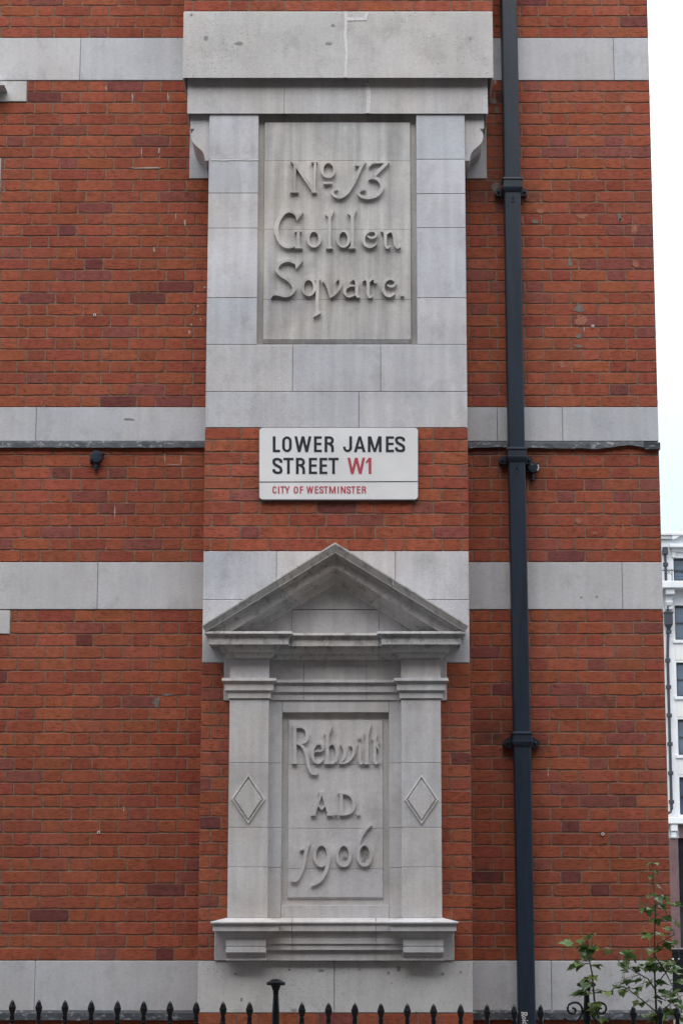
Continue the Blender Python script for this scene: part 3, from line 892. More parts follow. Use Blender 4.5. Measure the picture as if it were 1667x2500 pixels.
D_ += ell(572, 1014, 102, 158, 50, 34) + rib([(655, 915, 40), (674, 1000, 54), (668, 1100, 60), (644, 1220, 60), (588, 1340, 54), (508, 1420, 42), (418, 1466, 12)])
D_ += ell(898, 1016, 98, 156, 52, 36)
D_ += ell(1204, 1010, 98, 156, 54, 36) + rib([(1105, 1010, 50), (1110, 870, 56), (1150, 740, 56), (1220, 636, 46), (1314, 566, 8)])
lettering('carved_lettering', [(690, 1740, 6.031, C_), (690, 1920, 6.031, D_)], aedicule, M_AED, Ydf - .021, Ydf + .003, -.0015,
          'raised stone lettering reading Rebvilt A.D. 1906', (1.02, 1.01, 1.0))
for cx, cy, rx, ry in ((690 + 1204 / 6.031, 1920 + 1010 / 6.031, 10, 24), (690 + 915 / 6.031, 1920 + 1070 / 6.031, 6, 7)):
    mb = MB(); shard(mb, blob(cx, cy, rx, ry, Ydf), Ydf, .0012); mb.build('brown_stain', M_LICHEN, aedicule)
# sill at the foot
silL = [(2241, 0), (2250, .083, -.025), (2251, .086, -.025), (2254, .086, -.025), (2254.2, .079, -.03), (2258, .074, -.03), (2273, .074, -.03), (2273.2, .070, -.03), (2270, .068, -.03), (2270, .046, -.02), (2275, .042, -.018), (2279, .036, -.015), (2284, .022, -.008), (2289, .012, -.002), (2289.4, 0), (2309, 0), (2309.4, -.004), (2313, -.004), (2313.4, 0, .004), (2325, 0, .004), (2325.4, 0, -.006), (2331, 0, -.012), (2337, 0, -.026), (2345, 0, -.026)]
silM = [(2241, 0), (2250, .063), (2251, .066), (2254, .066), (2254.2, .058), (2258, .054), (2273, .054), (2273.2, .050), (2270, .048), (2270, .040), (2280, .034), (2288, .026), (2288.4, .024), (2304, .024), (2304.4, .014), (2319, .014), (2319.4, -.008), (2345, -.008)]
mb = MB()
for xa, xb in ((axL0 - .006, axL1 - .006), (axR0 + .006, axR1 + .006)): mb.loft(xa, xb, YA, silL, -.3, stint(.03))
cs = [axL1 - .05, XP(714, 2300, YM), XP(917, 2300, YM), axR0 + .05]
for a, b in zip(cs[:-1], cs[1:]): mb.loft(a + .0014, b - .0014, YM - .02, silM, -.3, stint(.03), (0, 0))
mb.build('sill', M_AED, aedicule)

# ------------------------------------------------------------------ lead flashings
def flashing(x0, x1, v0, v1, wob):
    mb = MB(); n = int((x1 - x0) / .05) + 2; vs = []
    for i in range(n):
        x = x0 + (x1 - x0) * i / (n - 1)
        w = wob(x)
        zt = ZP(v0); zb = ZP(v1) + w
        vs += [(x, .02, zt + .004), (x, -.006 + rnd(-.001, .001), zt + .003), (x, -.016 + rnd(-.002, .002), zt - .012), (x, -.024 + rnd(-.003, .003), zb + rnd(-.0015, .0015)), (x, -.003, zb + .001)]
    fs = []
    for i in range(n - 1):
        for k in range(4): fs.append([5 * i + k, 5 * i + k + 1, 5 * i + 6 + k, 5 * i + 5 + k])
    mb.add(vs, fs); return mb.build('lead_flashing', M_LEAD, bld, recalc=False)
flashing(XFAR, XL + .01, 1077.5, 1094.5, lambda x: rnd(-.001, .001))
def wav(x):
    return .004 * math.sin(x * 9) + .014 * math.exp(-((x - XP(1535, 1090)) / .07) ** 2) - .010 * math.exp(-((x - XP(1455, 1090)) / .07) ** 2)
flashing(XR - .01, XP(1571, 1090), 1079.5, 1095, wav)
mb = MB(); mb.box(XP(1571, 1090), XW + .006, -.028, .02, ZP(1099), ZP(1082), .002); mb.build('lead_flashing', M_LEAD, bld)
flashing(XFAR, XL + .01, 2468, 2490, lambda x: rnd(-.001, .001))
flashing(XR - .01, XW + .004, 2467, 2489, lambda x: rnd(-.001, .001))

# ------------------------------------------------------------------ scars in the wall
for mat, name, lst in (
    (M_GREYM, 'cement_patch', ((1205, 246, 10, 7), (1212, 269, 7, 8), (1208, 457, 12, 13), (1413, 752, 12, 12), (1413, 820, 9, 6), (1412, 845, 10, 4), (1306, 541, 8, 6), (1511, 530, 6, 9), (383, 1716, 9, 14), (410, 1696, 18, 3), (1390, 640, 7, 11))),
    (M_PINKM, 'spalled_patch', ((1532, 268, 10, 10), (1418, 782, 15, 13), (1371, 891, 9, 11), (1516, 537, 7, 5), (1420, 528, 13, 8), (1550, 645, 8, 8), (1412, 1272, 9, 9), (1520, 1290, 5, 9), (1450, 1301, 8, 5), (1548, 560, 9, 12), (1320, 515, 12, 7))),
    (M_MARK, 'pale_mark', ((260, 215, 2, 6), (324, 237, 2, 12), (411, 236, 2, 11), (346, 371, 2, 11), (389, 368, 2, 8), (361, 410, 44, 2.2), (377, 609, 2, 6), (500, 702, 3, 3), (484, 748, 2, 4), (481, 763, 2, 3), (490, 780, 1.5, 5), (468, 792, 3, 4), (463, 811, 3.5, 5), (452, 544, 2, 9), (430, 527, 1.6, 10), (403, 1120, 1.3, 15), (443, 1121, 1.3, 15), (423, 1134, 20, 1.3), (281, 1250, 1.5, 18), (303, 1974, 1.5, 9), (1425, 804, 1.5, 7), (1337, 1886, 1.2, 12), (1208, 200, 4, 6)))):
    for q in lst:
        mb = MB(); shard(mb, blob(*q), -.0005, .0012); mb.build(name, mat, bld)

# ------------------------------------------------------------------ street sign
Ysg = YP - .030
sgn = tag(empty('street_sign', (XP(827, 1132, Ysg), YP, ZP(1220, Ysg))), 'white street name sign with black and red lettering on the brick pier', 'street sign')
def rrect(u0, u1, v0, v1, r, Y, rot=0):
    pts = []
    for cx, cy, a0 in ((u1 - r, v0 + r, -90), (u1 - r, v1 - r, 0), (u0 + r, v1 - r, 90), (u0 + r, v0 + r, 180)):
        for k in range(7):
            a = R(a0 + 15 * k); pts.append((cx + r * math.cos(a), cy + r * math.sin(a)))
    return [P(u, v, Y) for u, v in pts]
su0, su1, sv0, sv1 = 633.5, 1019.5, 1044.5, 1219.0
mb = MB(); mb.prism(rrect(su0, su1, sv0, sv1, 8.5, Ysg), Ysg, YP - .004)
pl = mb.build('sign_plate', M_SIGN, sgn)
mb = MB()
o1, o2 = rrect(su0, su1, sv0, sv1, 8.5, Ysg), rrect(su0 - 1.3, su1 + 1.3, sv0 - 1, sv1 + 1.6, 9.5, Ysg)
n = len(o1); vs = [(x, Ysg + .004, z) for x, z in o1] + [(x, Ysg + .005, z) for x, z in o2] + [(x, YP - .002, z) for x, z in o2]
mb.add(vs, [[i, (i + 1) % n, n + (i + 1) % n, n + i] for i in range(n)] + [[n + i, n + (i + 1) % n, 2 * n + (i + 1) % n, 2 * n + i] for i in range(n)])
mb.build('sign_rim', M_SIGNEDGE, sgn)
WSC = 1.0
# condensed grotesque capitals, drawn in a box x0..x1, y0 (top) .. y1, stroke w
def glyph(ch, x0, x1, y0, y1, w):
    h = y1 - y0; b = x1 - x0; m = w / 2; ym = y0 + h * .48; t = w * .86
    V = lambda x: bar(x, y0, x, y1, w)
    H = lambda y, a=x0, c=x1: bar(a, y, c, y, t)
    if ch == 'L': return V(x0 + m) + H(y1 - t / 2)
    if ch == 'I': return V((x0 + x1) / 2)
    if ch == 'E': return V(x0 + m) + H(y0 + t / 2) + H(y1 - t / 2) + H(ym, x0, x1 - w * .15)
    if ch == 'F': return V(x0 + m) + H(y0 + t / 2) + H(ym, x0, x1 - w * .15)
    if ch == 'T': return V((x0 + x1) / 2) + H(y0 + t / 2)
    if ch in 'OC':
        r = b / 2 - m; cx = (x0 + x1) / 2; pts = []
        for k in range(9): a = math.pi + math.pi * k / 8; pts.append((cx + r * math.cos(a), y0 + t / 2 + r * 1.05 + r * 1.05 * math.sin(a), w if k in (0, 1, 7, 8) else t))
        for k in range(9): a = math.pi * k / 8; pts.append((cx + r * math.cos(a), y1 - t / 2 - r * 1.05 + r * 1.05 * math.sin(a), w if k in (0, 1, 7, 8) else t))
        if ch == 'O': return rib(pts, True, False)
        g = h * .3
        left = pts[9:][::-1]
        top = pts[:9]
        seq = [(x1 - m, y1 - g, w)] + pts[9:] + pts[:9] + [(x1 - m, y0 + g, w)]
        return rib(seq, False, False)
    if ch == 'R':
        rr = (ym + h * .05 - y0 - t) / 2
        pts = [(x0 + m, y0 + t / 2, t)] + [(x1 - m - rr + rr * math.sin(math.pi * k / 8), y0 + t / 2 + rr - rr * math.cos(math.pi * k / 8), t + (w - t) * math.sin(math.pi * k / 8)) for k in range(9)] + [(x0 + m, y0 + t / 2 + 2 * rr, t)]
        return V(x0 + m) + rib(pts, False, False) + rib([((x0 + x1) / 2, y0 + t / 2 + 2 * rr, w), (x1 - m - w * .1, y0 + 2 * rr + t + h * .12, w), (x1 - m, y1, w)], False, True)
    if ch == 'J':
        r = (b - w) / 2
        return rib([(x1 - m, y0, w), (x1 - m, y1 - r - t / 2, w)] + [((x0 + x1) / 2 + r * math.cos(math.pi * k / 8), y1 - r - t / 2 + r * math.sin(math.pi * k / 8), w if k < 2 else t) for k in range(9)] + [(x0 + m, y1 - r - t, w)], False, False)
    if ch == 'A':
        cx = (x0 + x1) / 2; q = w * .5
        return poly((x0, y1), (x0 + w * 1.05, y1), (cx + q * .2, y0 + w), (cx + q, y0), (cx - q, y0)) + poly((x1, y1), (x1 - w * 1.05, y1), (cx - q * .2, y0 + w), (cx - q, y0), (cx + q, y0)) + H(y0 + h * .72, x0 + b * .24, x1 - b * .24)
    if ch == 'M':
        cx = (x0 + x1) / 2
        return V(x0 + m) + V(x1 - m) + poly((x0, y0), (x0 + w * 1.25, y0), (cx + w * .4, y1), (cx - w * .4, y1)) + poly((x1, y0), (x1 - w * 1.25, y0), (cx - w * .4, y1), (cx + w * .4, y1))
    if ch == 'N': return V(x0 + m) + V(x1 - m) + poly((x0, y0), (x0 + w * 1.1, y0), (x1, y1), (x1 - w * 1.1, y1))
    if ch == 'W':
        q = b / 4; o = w * .5
        P4 = [x0 + o, x0 + q + o * .35, (x0 + x1) / 2, x1 - q - o * .35, x1 - o]
        r_ = []
        for (a, c) in ((0, 1), (1, 2), (2, 3), (3, 4)):
            ya, yc = (y0, y1) if a % 2 == 0 else (y1, y0)
            r_ += poly((P4[a] - o, ya), (P4[a] + o, ya), (P4[c] + o, yc), (P4[c] - o, yc))
        return r_
    if ch == 'Y':
        cx = (x0 + x1) / 2
        return bar(cx, y0 + h * .55, cx, y1, w) + poly((x0, y0), (x0 + w * 1.1, y0), (cx + m, y0 + h * .6), (cx - m, y0 + h * .6)) + poly((x1, y0), (x1 - w * 1.1, y0), (cx - m, y0 + h * .6), (cx + m, y0 + h * .6))
    if ch == '1': return bar(x1 - m, y0, x1 - m, y1, w) + poly((x0, y0 + h * .24), (x1 - w, y0 + h * .02), (x1, y0), (x1 - m, y0 + h * .2), (x1 - w, y0 + h * .24), (x0, y0 + h * .38))
    if ch == 'S':
        L, Q = x0 + m, x1 - m; cx = (x0 + x1) / 2; k = h
        return rib([(Q, y0 + k * .30, w), (Q - b * .04, y0 + k * .16, w), (cx, y0 + t / 2, t), (L + b * .05, y0 + k * .13, w), (L, y0 + k * .27, w), (L + b * .12, y0 + k * .41, w), (cx, y0 + k * .5, w), (Q - b * .10, y0 + k * .6, w), (Q, y0 + k * .74, w), (Q - b * .05, y0 + k * .88, w), (cx, y1 - t / 2, t), (L + b * .04, y0 + k * .85, w), (L, y0 + k * .70, w)])
    return []
blackL = [('L', 230, 292), ('O', 310, 391), ('W', 414, 558), ('E', 580, 646), ('R', 670, 749), ('J', 827, 903), ('A', 919, 1018), ('M', 1037, 1154), ('E', 1190, 1259), ('S', 1268, 1354)]
bl2 = [('S', 227, 312), ('T', 320, 406), ('R', 427, 504), ('E', 536, 606), ('E', 627, 693), ('T', 703, 789)]
rd2 = [('W', 864, 1014), ('1', 1021, 1067)]
rd3 = [('C', 228, 262), ('I', 273, 288), ('T', 295, 332), ('Y', 331, 375), ('O', 408, 446), ('F', 460, 489), ('W', 516, 575), ('E', 587, 617), ('S', 625, 661), ('T', 664, 699), ('M', 709, 764), ('I', 778, 793), ('N', 807, 849), ('S', 857, 894), ('T', 897, 932), ('E', 944, 974), ('R', 986, 1022)]
g = []
for ch, a, b in blackL: g += glyph(ch, a, b, 227, 361, 23)
for ch, a, b in bl2: g += glyph(ch, a, b, 410, 547, 23)
lettering('sign_lettering', [(600, 1000, 3.484, g)], sgn, M_INK, Ysg - .0016, Ysg - .0002, 0, 'black painted words LOWER JAMES STREET')
g = []
for ch, a, b in rd2: g += glyph(ch, a, b, 409, 547, 23)
lettering('sign_postcode', [(600, 1000, 3.484, g)], sgn, M_RED, Ysg - .0016, Ysg - .0002, 0, 'red painted postcode W1')
g = []
for ch, a, b in rd3: g += glyph(ch, a, b, 652, 713, 10.5)
lettering('sign_lettering', [(600, 1000, 3.484, g)], sgn, M_RED, Ysg - .0016, Ysg - .0002, 0, 'red painted words CITY OF WESTMINSTER')
lettering('sign_rule', [(600, 1000, 3.484, bar(118, 615, 1461, 611, 6))], sgn, M_INK, Ysg - .0016, Ysg - .0002, 0)

# ------------------------------------------------------------------ the tall downpipe
Ypf = -.145                                       # face of the pipe
pipe = tag(empty('downpipe', (.97, -.09, 0)), 'tall square blue-black cast iron downpipe fixed to the brick wall beside the pier', 'downpipe')
def pipe_ring(x, hw, yf, yb, z, r=.012):
    pts = []
    for cx, cy, a0 in ((x + hw - r, yf + r, -90), (x + hw - r, yb - r, 0), (x - hw + r, yb - r, 90), (x - hw + r, yf + r, 180)):
        for k in range(4):
            a = R(a0 + 30 * k); pts.append((cx + r * math.cos(a), cy + r * math.sin(a), z))
    return pts
def pipe_loft(rings, name, parent):
    mb = MB(); vs = []; fs = []
    for r_ in rings: vs += r_
    n = len(rings[0])
    for i in range(len(rings) - 1):
        for k in range(n): fs.append([i * n + k, i * n + (k + 1) % n, (i + 1) * n + (k + 1) % n, (i + 1) * n + k])
    fs.append(list(range(n))); fs.append(list(range((len(rings) - 1) * n, len(rings) * n)))
    mb.add(vs, fs); return mb.build(name, M_PIPE, parent)
def pipe_x(v):                                    # the pipe leans a touch: centre line measured at three heights
    ks = [(-200, 1240.2 - 4), (0, 1240.2), (490, 1251.2), (1150, 1261.5), (1850, 1275.5), (2490, 1286.2), (3400, 1302)]
    for (a, ua), (b, ub) in zip(ks[:-1], ks[1:]):
        if a <= v <= b: return XP(ua + (ub - ua) * (v - a) / (b - a), v, Ypf)
HW = .0515
joints = (434.5, 1093.5, 1788.5)
zj = [ZP(v, Ypf) for v in joints]
tops = [9.2] + [z for z in zj]; bots = [z - .02 for z in zj] + [0.12]
def pxz(z):                                       # centre x at height z
    best = min(range(-200, 3300, 20), key=lambda v: abs(ZP(v, Ypf) - z)); return pipe_x(best)
for zt, zb in zip(tops, bots):
    pipe_loft([pipe_ring(pxz(zt), HW, Ypf, Ypf + .105, zt), pipe_ring(pxz(zb), HW, Ypf, Ypf + .105, zb)], 'pipe_section', pipe)
for v in joints:
    x = pipe_x(v); k = ZP(v, Ypf); s_ = lambda dv: ZP(v + dv, Ypf)
    prof = ((-3, .001), (-1, .010), (0, .014), (3, .015), (4.5, .010), (6, .009), (19, .010), (20, .015), (23, .015), (26, .013), (31, .008), (34, .002), (35, .0005))
    col = pipe_loft([pipe_ring(x, HW + p, Ypf - p, Ypf + .105, s_(dv), .012) for dv, p in prof], 'joint_collar', pipe)
    for sg in (-1, 1):
        mb = MB(); cz = s_(24); xe = x + sg * (HW + .008)
        if v < 1500: pts = [(xe - sg * .02, cz + .03), (xe + sg * .022, cz + .028)] + [(xe + sg * (.024 + .020 * math.sin(R(a))), cz + .004 + .024 * math.cos(R(a))) for a in range(0, 181, 30)] + [(xe - sg * .02, cz - .024)]
        else: pts = [(xe - sg * .02, cz + .05), (xe + sg * .01, cz + .04), (xe + sg * .052, cz + .012), (xe + sg * .052, cz - .002), (xe + sg * .02, cz - .026), (xe - sg * .02, cz - .03)]
        mb.prism(pts, -.05, -.004)
        mb.lathe([(.008, 0), (.008, -.012), (.003, -.016)], xe + sg * .024, -.05, cz + .004, 8, 'y')
        adopt(mb.build('fixing_lug', M_PIPE), col)
    if v < 1500:
        mb = MB(); zc = ZP(v + 55, Ypf); xx = pipe_x(v + 55)
        mb.tube([(xx + .010 * math.cos(R(a)), Ypf - .0005, zc + .012 * math.sin(R(a))) for a in range(0, 361, 30)], .0032, 5)
        mb.tube([(xx - .008, Ypf - .0005, zc + .024), (xx + .004, Ypf - .0005, zc + .021), (xx + .009, Ypf - .0005, zc + .027)], .0028, 5)
        mb.build('casting_mark', M_PIPE, pipe)
# sticker near the foot of the pipe
lean = .10
def stk(a, b, Y=Ypf): return P(1271 + a - lean * b * -1.0 * .9, 2469 + b, Y)
mb = MB(); mb.prism([P(u, v, Ypf) for u, v in ((1269.5, 2469), (1287, 2468.5), (1294, 2534), (1276, 2535))], Ypf - .0012, Ypf + .002)
st = mb.build('sticker', M_INK, pipe); st['label'] = 'black sticker with white letters Roid running down the pipe'
def vert(polys, v0, k):                           # letters run down the pipe: x of a letter goes down, its top points right
    return [[(1271.2 + (v0 + x * k - 2469) * .105 + (1 - y) * 14.5, v0 + x * k) for x, y in p] for p in polys]
g = []
g += vert(bar(.18, 0, .18, 1, .24) + rib([(.2, .06, .14), (.6, .06, .16), (.8, .26, .26), (.6, .48, .16), (.2, .5, .14)]) + bar(.5, .5, .85, 1, .26) + bar(.0, .95, .4, .95, .1) + bar(.7, .95, 1, .95, .1), 2470.5, 10.5)
g += vert(ell(.5, .66, .36, .26, .26, .12), 2481, 8)
g += vert(bar(.5, .38, .5, 1, .55) + ell(.5, .12, .12, .04, .3, .12), 2489.5, 4.2)
g += vert(ell(.45, .66, .34, .26, .24, .12) + bar(.82, 0, .82, 1, .24), 2494, 9)
lettering('sticker_lettering', [(0, 0, 1.0, g)], st, M_WHITE, Ypf - .0022, Ypf - .0010, 0)

# ------------------------------------------------------------------ round conduit boxes, white wall plugs
def conduit(u, v, r, vs_end, label, chip):
    x, z = P(u, v, -.04)
    t = tag(empty('conduit_box', (x, 0, z)), label, 'conduit box')
    mb = MB(); rr = r / 390.0
    mb.lathe([(rr * 1.02, .005), (rr * 1.02, -.035), (rr * .99, -.037)], x, 0, z, 24, 'y')
    for a in (35, 215): mb.lathe([(.009, .004), (.009, -.03)], x + (rr + .006) * math.cos(R(a)), 0, z + (rr + .006) * math.sin(R(a)), 8, 'y')
    mb.build('box_body', M_PIPE, t)
    mb = MB(); mb.lathe([(rr * 1.06, -.037), (rr * 1.06, -.042), (rr * .98, -.045), (rr * .5, -.046)], x, 0, z, 24, 'y')
    for a in (30, 210): mb.lathe([(.005, -.044), (.005, -.050)], x + rr * .75 * math.cos(R(a)), 0, z + rr * .75 * math.sin(R(a)), 8, 'y')
    mb.build('box_lid', M_PIPE, t)
    ze = ZP(vs_end, -.02)
    mb = MB(); mb.lathe([(.011, z - rr * .8), (.011, z - rr - .018), (.015, z - rr - .019), (.015, z - rr - .028), (.012, z - rr - .03), (.011, ze + .004), (.007, ze)], x - .003, -.02, 0, 12)
    mb.build('cable_gland', M_PIPE, t)
    if chip:
        mb = MB(); mb.tube([(x + rr * 1.05 * math.cos(R(a)), -.043, z + rr * 1.05 * math.sin(R(a))) for a in range(-40, 31, 10)], .004, 6); mb.build('bare_edge', M_WHITE, t)
conduit(235.8, 1114.7, 14.3, 1149, 'round black conduit box with a stub pipe under the lead strip left of the pier', False)
conduit(1300.4, 1141, 12.3, 1174, 'round black conduit box with a chipped white rim beside the downpipe joint', True)
for u, v, lab in ((232, 769, 'white ring plug in the brick left of the upper inscription'), (1446, 796, 'white ring plug under a pink spalled patch right of the downpipe'),
                  (242, 2032, 'white ring plug in the brick left of the date stone'), (1470, 2036, 'white ring plug low in the brick above the tall sapling')):
    x, z = P(u, v, -.003)
    mb = MB(); mb.lathe([(.0040, .002), (.0045, -.004), (.0095, -.004), (.0085, .002)], x, -.003, z, 14, 'y')
    plug = tag(mb.build('wall_plug', M_WHITE), lab, 'wall plug', 'white plugs set in the wall')
    mb = MB(); mb.lathe([(.0050, -.003), (.0050, -.0052)], x, -.003, z, 12, 'y'); adopt(mb.build('plug_hole', M_INK), plug)

# ------------------------------------------------------------------ iron railing
YRL = -1.45
rail = tag(empty('iron_railing', (0, YRL, 0)), 'black iron spear-topped railing along the foot of the wall', 'railing')
def tipz(u): return ZP(2440 + (u - 31) * .0098, YRL)
ztop = tipz(800)
mb = MB()
zr = ZP(2524, YRL)
mb.box(-4.0, 3.4, YRL - .006, YRL + .006, zr - .038, zr, .002)
mb.box(-4.0, 3.4, YRL - .006, YRL + .006, .16, .2, .002)
mb.build('cross_rail', M_IRON, rail)
u0 = 479.6
xb0, zb0 = XP(u0, 2460, YRL), tipz(u0)
mbb = MB(); mbb.lathe([(.0105, 0.12), (.0105, zb0 - .115)], xb0, YRL, 0, 10)
barA = mbb.build('railing_bar', M_IRON, rail, True)
mbf = MB()
mbf.lathe([(.0115, zb0 - .118), (.0145, zb0 - .116), (.0145, zb0 - .110), (.0115, zb0 - .108), (.0130, zb0 - .085), (.0112, zb0 - .074), (.0150, zb0 - .060), (.0190, zb0 - .046), (.0192, zb0 - .039), (.0100, zb0 - .012), (.0015, zb0)], xb0, YRL, 0, 8)
adopt(mbf.build('finial', M_IRON), barA)
us = [-226, -162, -98, -33, 31, 95.5, 159.5, 223.5, 287.5, 351.5, 415.5, 545, 609.5, 737, 802, 866, 929.6, 994, 1058, 1124, 1188.6, 1255, 1319, 1545, 1610, 1652, 1716, 1780]
for u in us:
    c = copy_tree(barA, rail)
    c.location = (XP(u, 2460, YRL) - xb0, 0, tipz(u) - zb0)
    c.rotation_euler = (0, R(rnd(-.4, .4)) * 0, 0)
def standard(u, vcap, scroll):
    x = XP(u, 2430, YRL); zc = ZP(vcap, YRL)
    mb = MB(); mb.lathe([(.020, .1), (.0195, zc - .14), (.0165, zc - .09), (.0145, zc - .05), (.016, zc - .032), (.020, zc - .026), (.022, zc - .016), (.026, zc - .008), (.03, zc - .004)], x, YRL, 0, 14)
    p = mb.build('standard_post', M_IRON, rail, False)
    mb = MB(); mb.lathe([(.030, zc - .006), (.050, zc - .004), (.051, zc + .010), (.047, zc + .012), (.034, zc + .018), (.02, zc + .026), (.006, zc + .029)], x, YRL, 0, 18)
    adopt(mb.build('post_cap', M_IRON), p)
    if scroll:
        raw = [(238, 955), (262, 950), (282, 968), (280, 998), (255, 1018), (222, 1014), (192, 988), (182, 945), (200, 903), (250, 878), (305, 880), (348, 910), (366, 960), (362, 1020), (335, 1075), (290, 1108), (235, 1115), (180, 1100), (130, 1072)]
        for mir in (0, 1):
            pts = []
            for q in catmull([(a, b, 0) for a, b in raw], 3):
                uu = 1350 + q[0] / 5.227; vv = 2280 + q[1] / 5.227
                uu = uu - 1431 + u if not mir else (1431 - uu) + u + 1.5
                xx, zz = P(uu, vv, YRL); pts.append((xx, YRL, zz))
            mb = MB(); mb.tube(pts, .0058, 8); 
            adopt(mb.build('scroll', M_IRON, None, True), p)
standard(673.5, 2403, False)
standard(1431, 2406, True)

# ------------------------------------------------------------------ saplings
def leaf(mb, base, size, heading, droop, roll, tn):
    out = [(0, 0), (.16, -.12), (.34, -.10), (.36, .06), (.56, .22), (.47, .32), (.52, .50), (.36, .56), (.27, .68), (.17, .78), (.0, 1.0)]
    outline = out + [(-x, y) for x, y in out[-2:0:-1]]
    mid = (0, .42)
    rot = Matrix.Rotation(heading, 3, 'Z') @ Matrix.Rotation(droop, 3, 'X') @ Matrix.Rotation(roll, 3, 'Y')
    vs = []
    for x, y in outline + [mid, (0, .75), (0, .15)]:
        z = .28 * abs(x) - .22 * y * y + rnd(-.03, .03)
        vs.append(Vector(base) + rot @ Vector((x * size, y * size, z * size)))
    n = len(outline); m = n
    fs = [[i, (i + 1) % n, m] for i in range(n)]
    mb.add(vs[:n + 1], fs, tn)
def sapling(name, label, Y, stem_px, branches, leaves, smin, smax, root_u):
    base_x = XP(root_u, 2500, Y)
    t = tag(empty(name, (base_x, Y, 0)), label, 'sapling', 'self-sown saplings by the railing')
    mb = MB()
    pts = [(base_x, Y, 0.0)] + [(P(u, v, Y)[0], Y + rnd(-.01, .01), P(u, v, Y)[1]) for u, v in stem_px]
    n = len(pts)
    mb.tube(pts, [.0075 - .0055 * i / (n - 1) for i in range(n)], 7)
    nodes = []
    for a, b in zip(pts[1:-1], pts[2:]):
        for k in range(5): nodes.append(Vector(a).lerp(Vector(b), k / 5))
    for br in branches:
        d = rnd(-.16, .16); bp = []
        for i, (u, v) in enumerate(br):
            yy = Y + d * i / (len(br) - 1); x, z = P(u, v, yy); bp.append((x, yy, z))
        mb.tube(bp, [.0042 - .0025 * i / (len(bp) - 1) for i in range(len(bp))], 6)
        for a, b in zip(bp[:-1], bp[1:]):
            for k in range(5): nodes.append(Vector(a).lerp(Vector(b), k / 5))
        nodes.append(Vector(bp[-1]))
    lf = MB()
    leaves = leaves + [(u + rnd(-9, 9), v + rnd(-7, 7), k * rnd(.6, .85)) for u, v, k in leaves ]
    leaves = leaves + [(u + rnd(-12, 12), v + rnd(-9, 9), k * .75) for u, v, k in leaves if random.random() < .35]
    for (u, v, k) in leaves:
        yy = Y + rnd(-.10, .06); x, z = P(u, v, yy)
        c = Vector((x, yy, z))
        nd = min(nodes, key=lambda q: (q - c).length + (.05 if q.z > c.z + .05 else 0))
        size = rnd(smin, smax) * k
        dirn = c - nd
        head = math.atan2(-dirn.x, dirn.y) if dirn.length > .02 else rnd(0, 6.28)
        head += rnd(-.5, .5)
        start = c - Vector((-math.sin(head), math.cos(head), 0)) * size * .45
        mb.tube([nd, nd.lerp(start, .5) + Vector((0, 0, .008)), start], .0013, 4)
        g_ = rnd(.6, 1.5)
        yel = 1.0 if random.random() < .7 else 1.5
        leaf(lf, start, size, head, rnd(-.6, .35), rnd(-.5, .5), (g_ * yel, g_ * (1 + .2 * (yel - 1)), g_ * .95))
    mb.build('stem', M_STEM, t); lf.build('foliage', M_LEAF, t, False, False)
def z7(l): return [(1350 + a / 5.227, 2280 + b / 5.227) for a, b in l]
def z5(l): return [(1100 + a / 2.765, 2050 + b / 2.765) for a, b in l]
sl = [(345, 75, 1), (290, 165, 1.1), (150, 140, 1.1), (410, 190, 1.4), (450, 210, 1.3), (500, 170, 1), (420, 265, 1), (330, 405, 1), (230, 415, 1.2), (550, 405, 1.1), (440, 550, 1), (535, 580, .8), (400, 625, 1.1), (270, 780, 1.3), (390, 790, .9), (590, 755, .8), (685, 745, 1), (525, 900, 1.3), (480, 980, 1.2), (545, 985, 1.1), (650, 1095, 1.2), (435, 25, .7), (455, 60, .6), (560, 930, 1)]
sapling('sapling', 'short leafy sapling growing in front of the scrolled railing post', YRL - .07,
        z7([(600, 1150), (560, 1000), (525, 850), (505, 640), (490, 500), (465, 380), (450, 250), (438, 120), (432, 30)]), [], [(1350 + a / 5.227, 2280 + b / 5.227, k) for a, b, k in sl], .046, .068, 1468)
tl = [(1330, 155), (1375, 165), (1385, 210), (1350, 243), (1350, 305), (1420, 325), (1355, 380), (1405, 390), (1455, 385), (1290, 455), (1345, 460), (1445, 450), (1520, 445), (1365, 530), (1455, 530), (1520, 550), (1450, 605), (1310, 645), (1345, 650), (1410, 640), (1460, 690), (1480, 720), (1355, 750), (1390, 745), (1065, 750), (1190, 765), (1230, 775), (1170, 830), (1190, 885), (1250, 860), (1290, 855), (1330, 870), (1400, 830), (1450, 830), (1500, 850), (1540, 870), (1420, 880), (1150, 970), (1200, 950), (1250, 955), (1130, 1000), (1150, 1015), (1230, 1010), (1270, 995), (1330, 960), (1430, 970), (1450, 1030), (1500, 1020), (1260, 1100), (1300, 1095), (1400, 1080), (1500, 1100), (1540, 1130), (1330, 1180), (1440, 1160), (1380, 1190), (1460, 840), (1480, 880), (1520, 900), (1350, 840), (1380, 850), (1340, 820), (1550, 960), (1470, 1060), (1530, 1080), (1310, 1200), (1350, 1215), (1550, 1200), (1500, 1180), (1430, 1220)]
def ksz(a, b): return .55 if b < 330 else (.8 if b < 420 else 1.0)
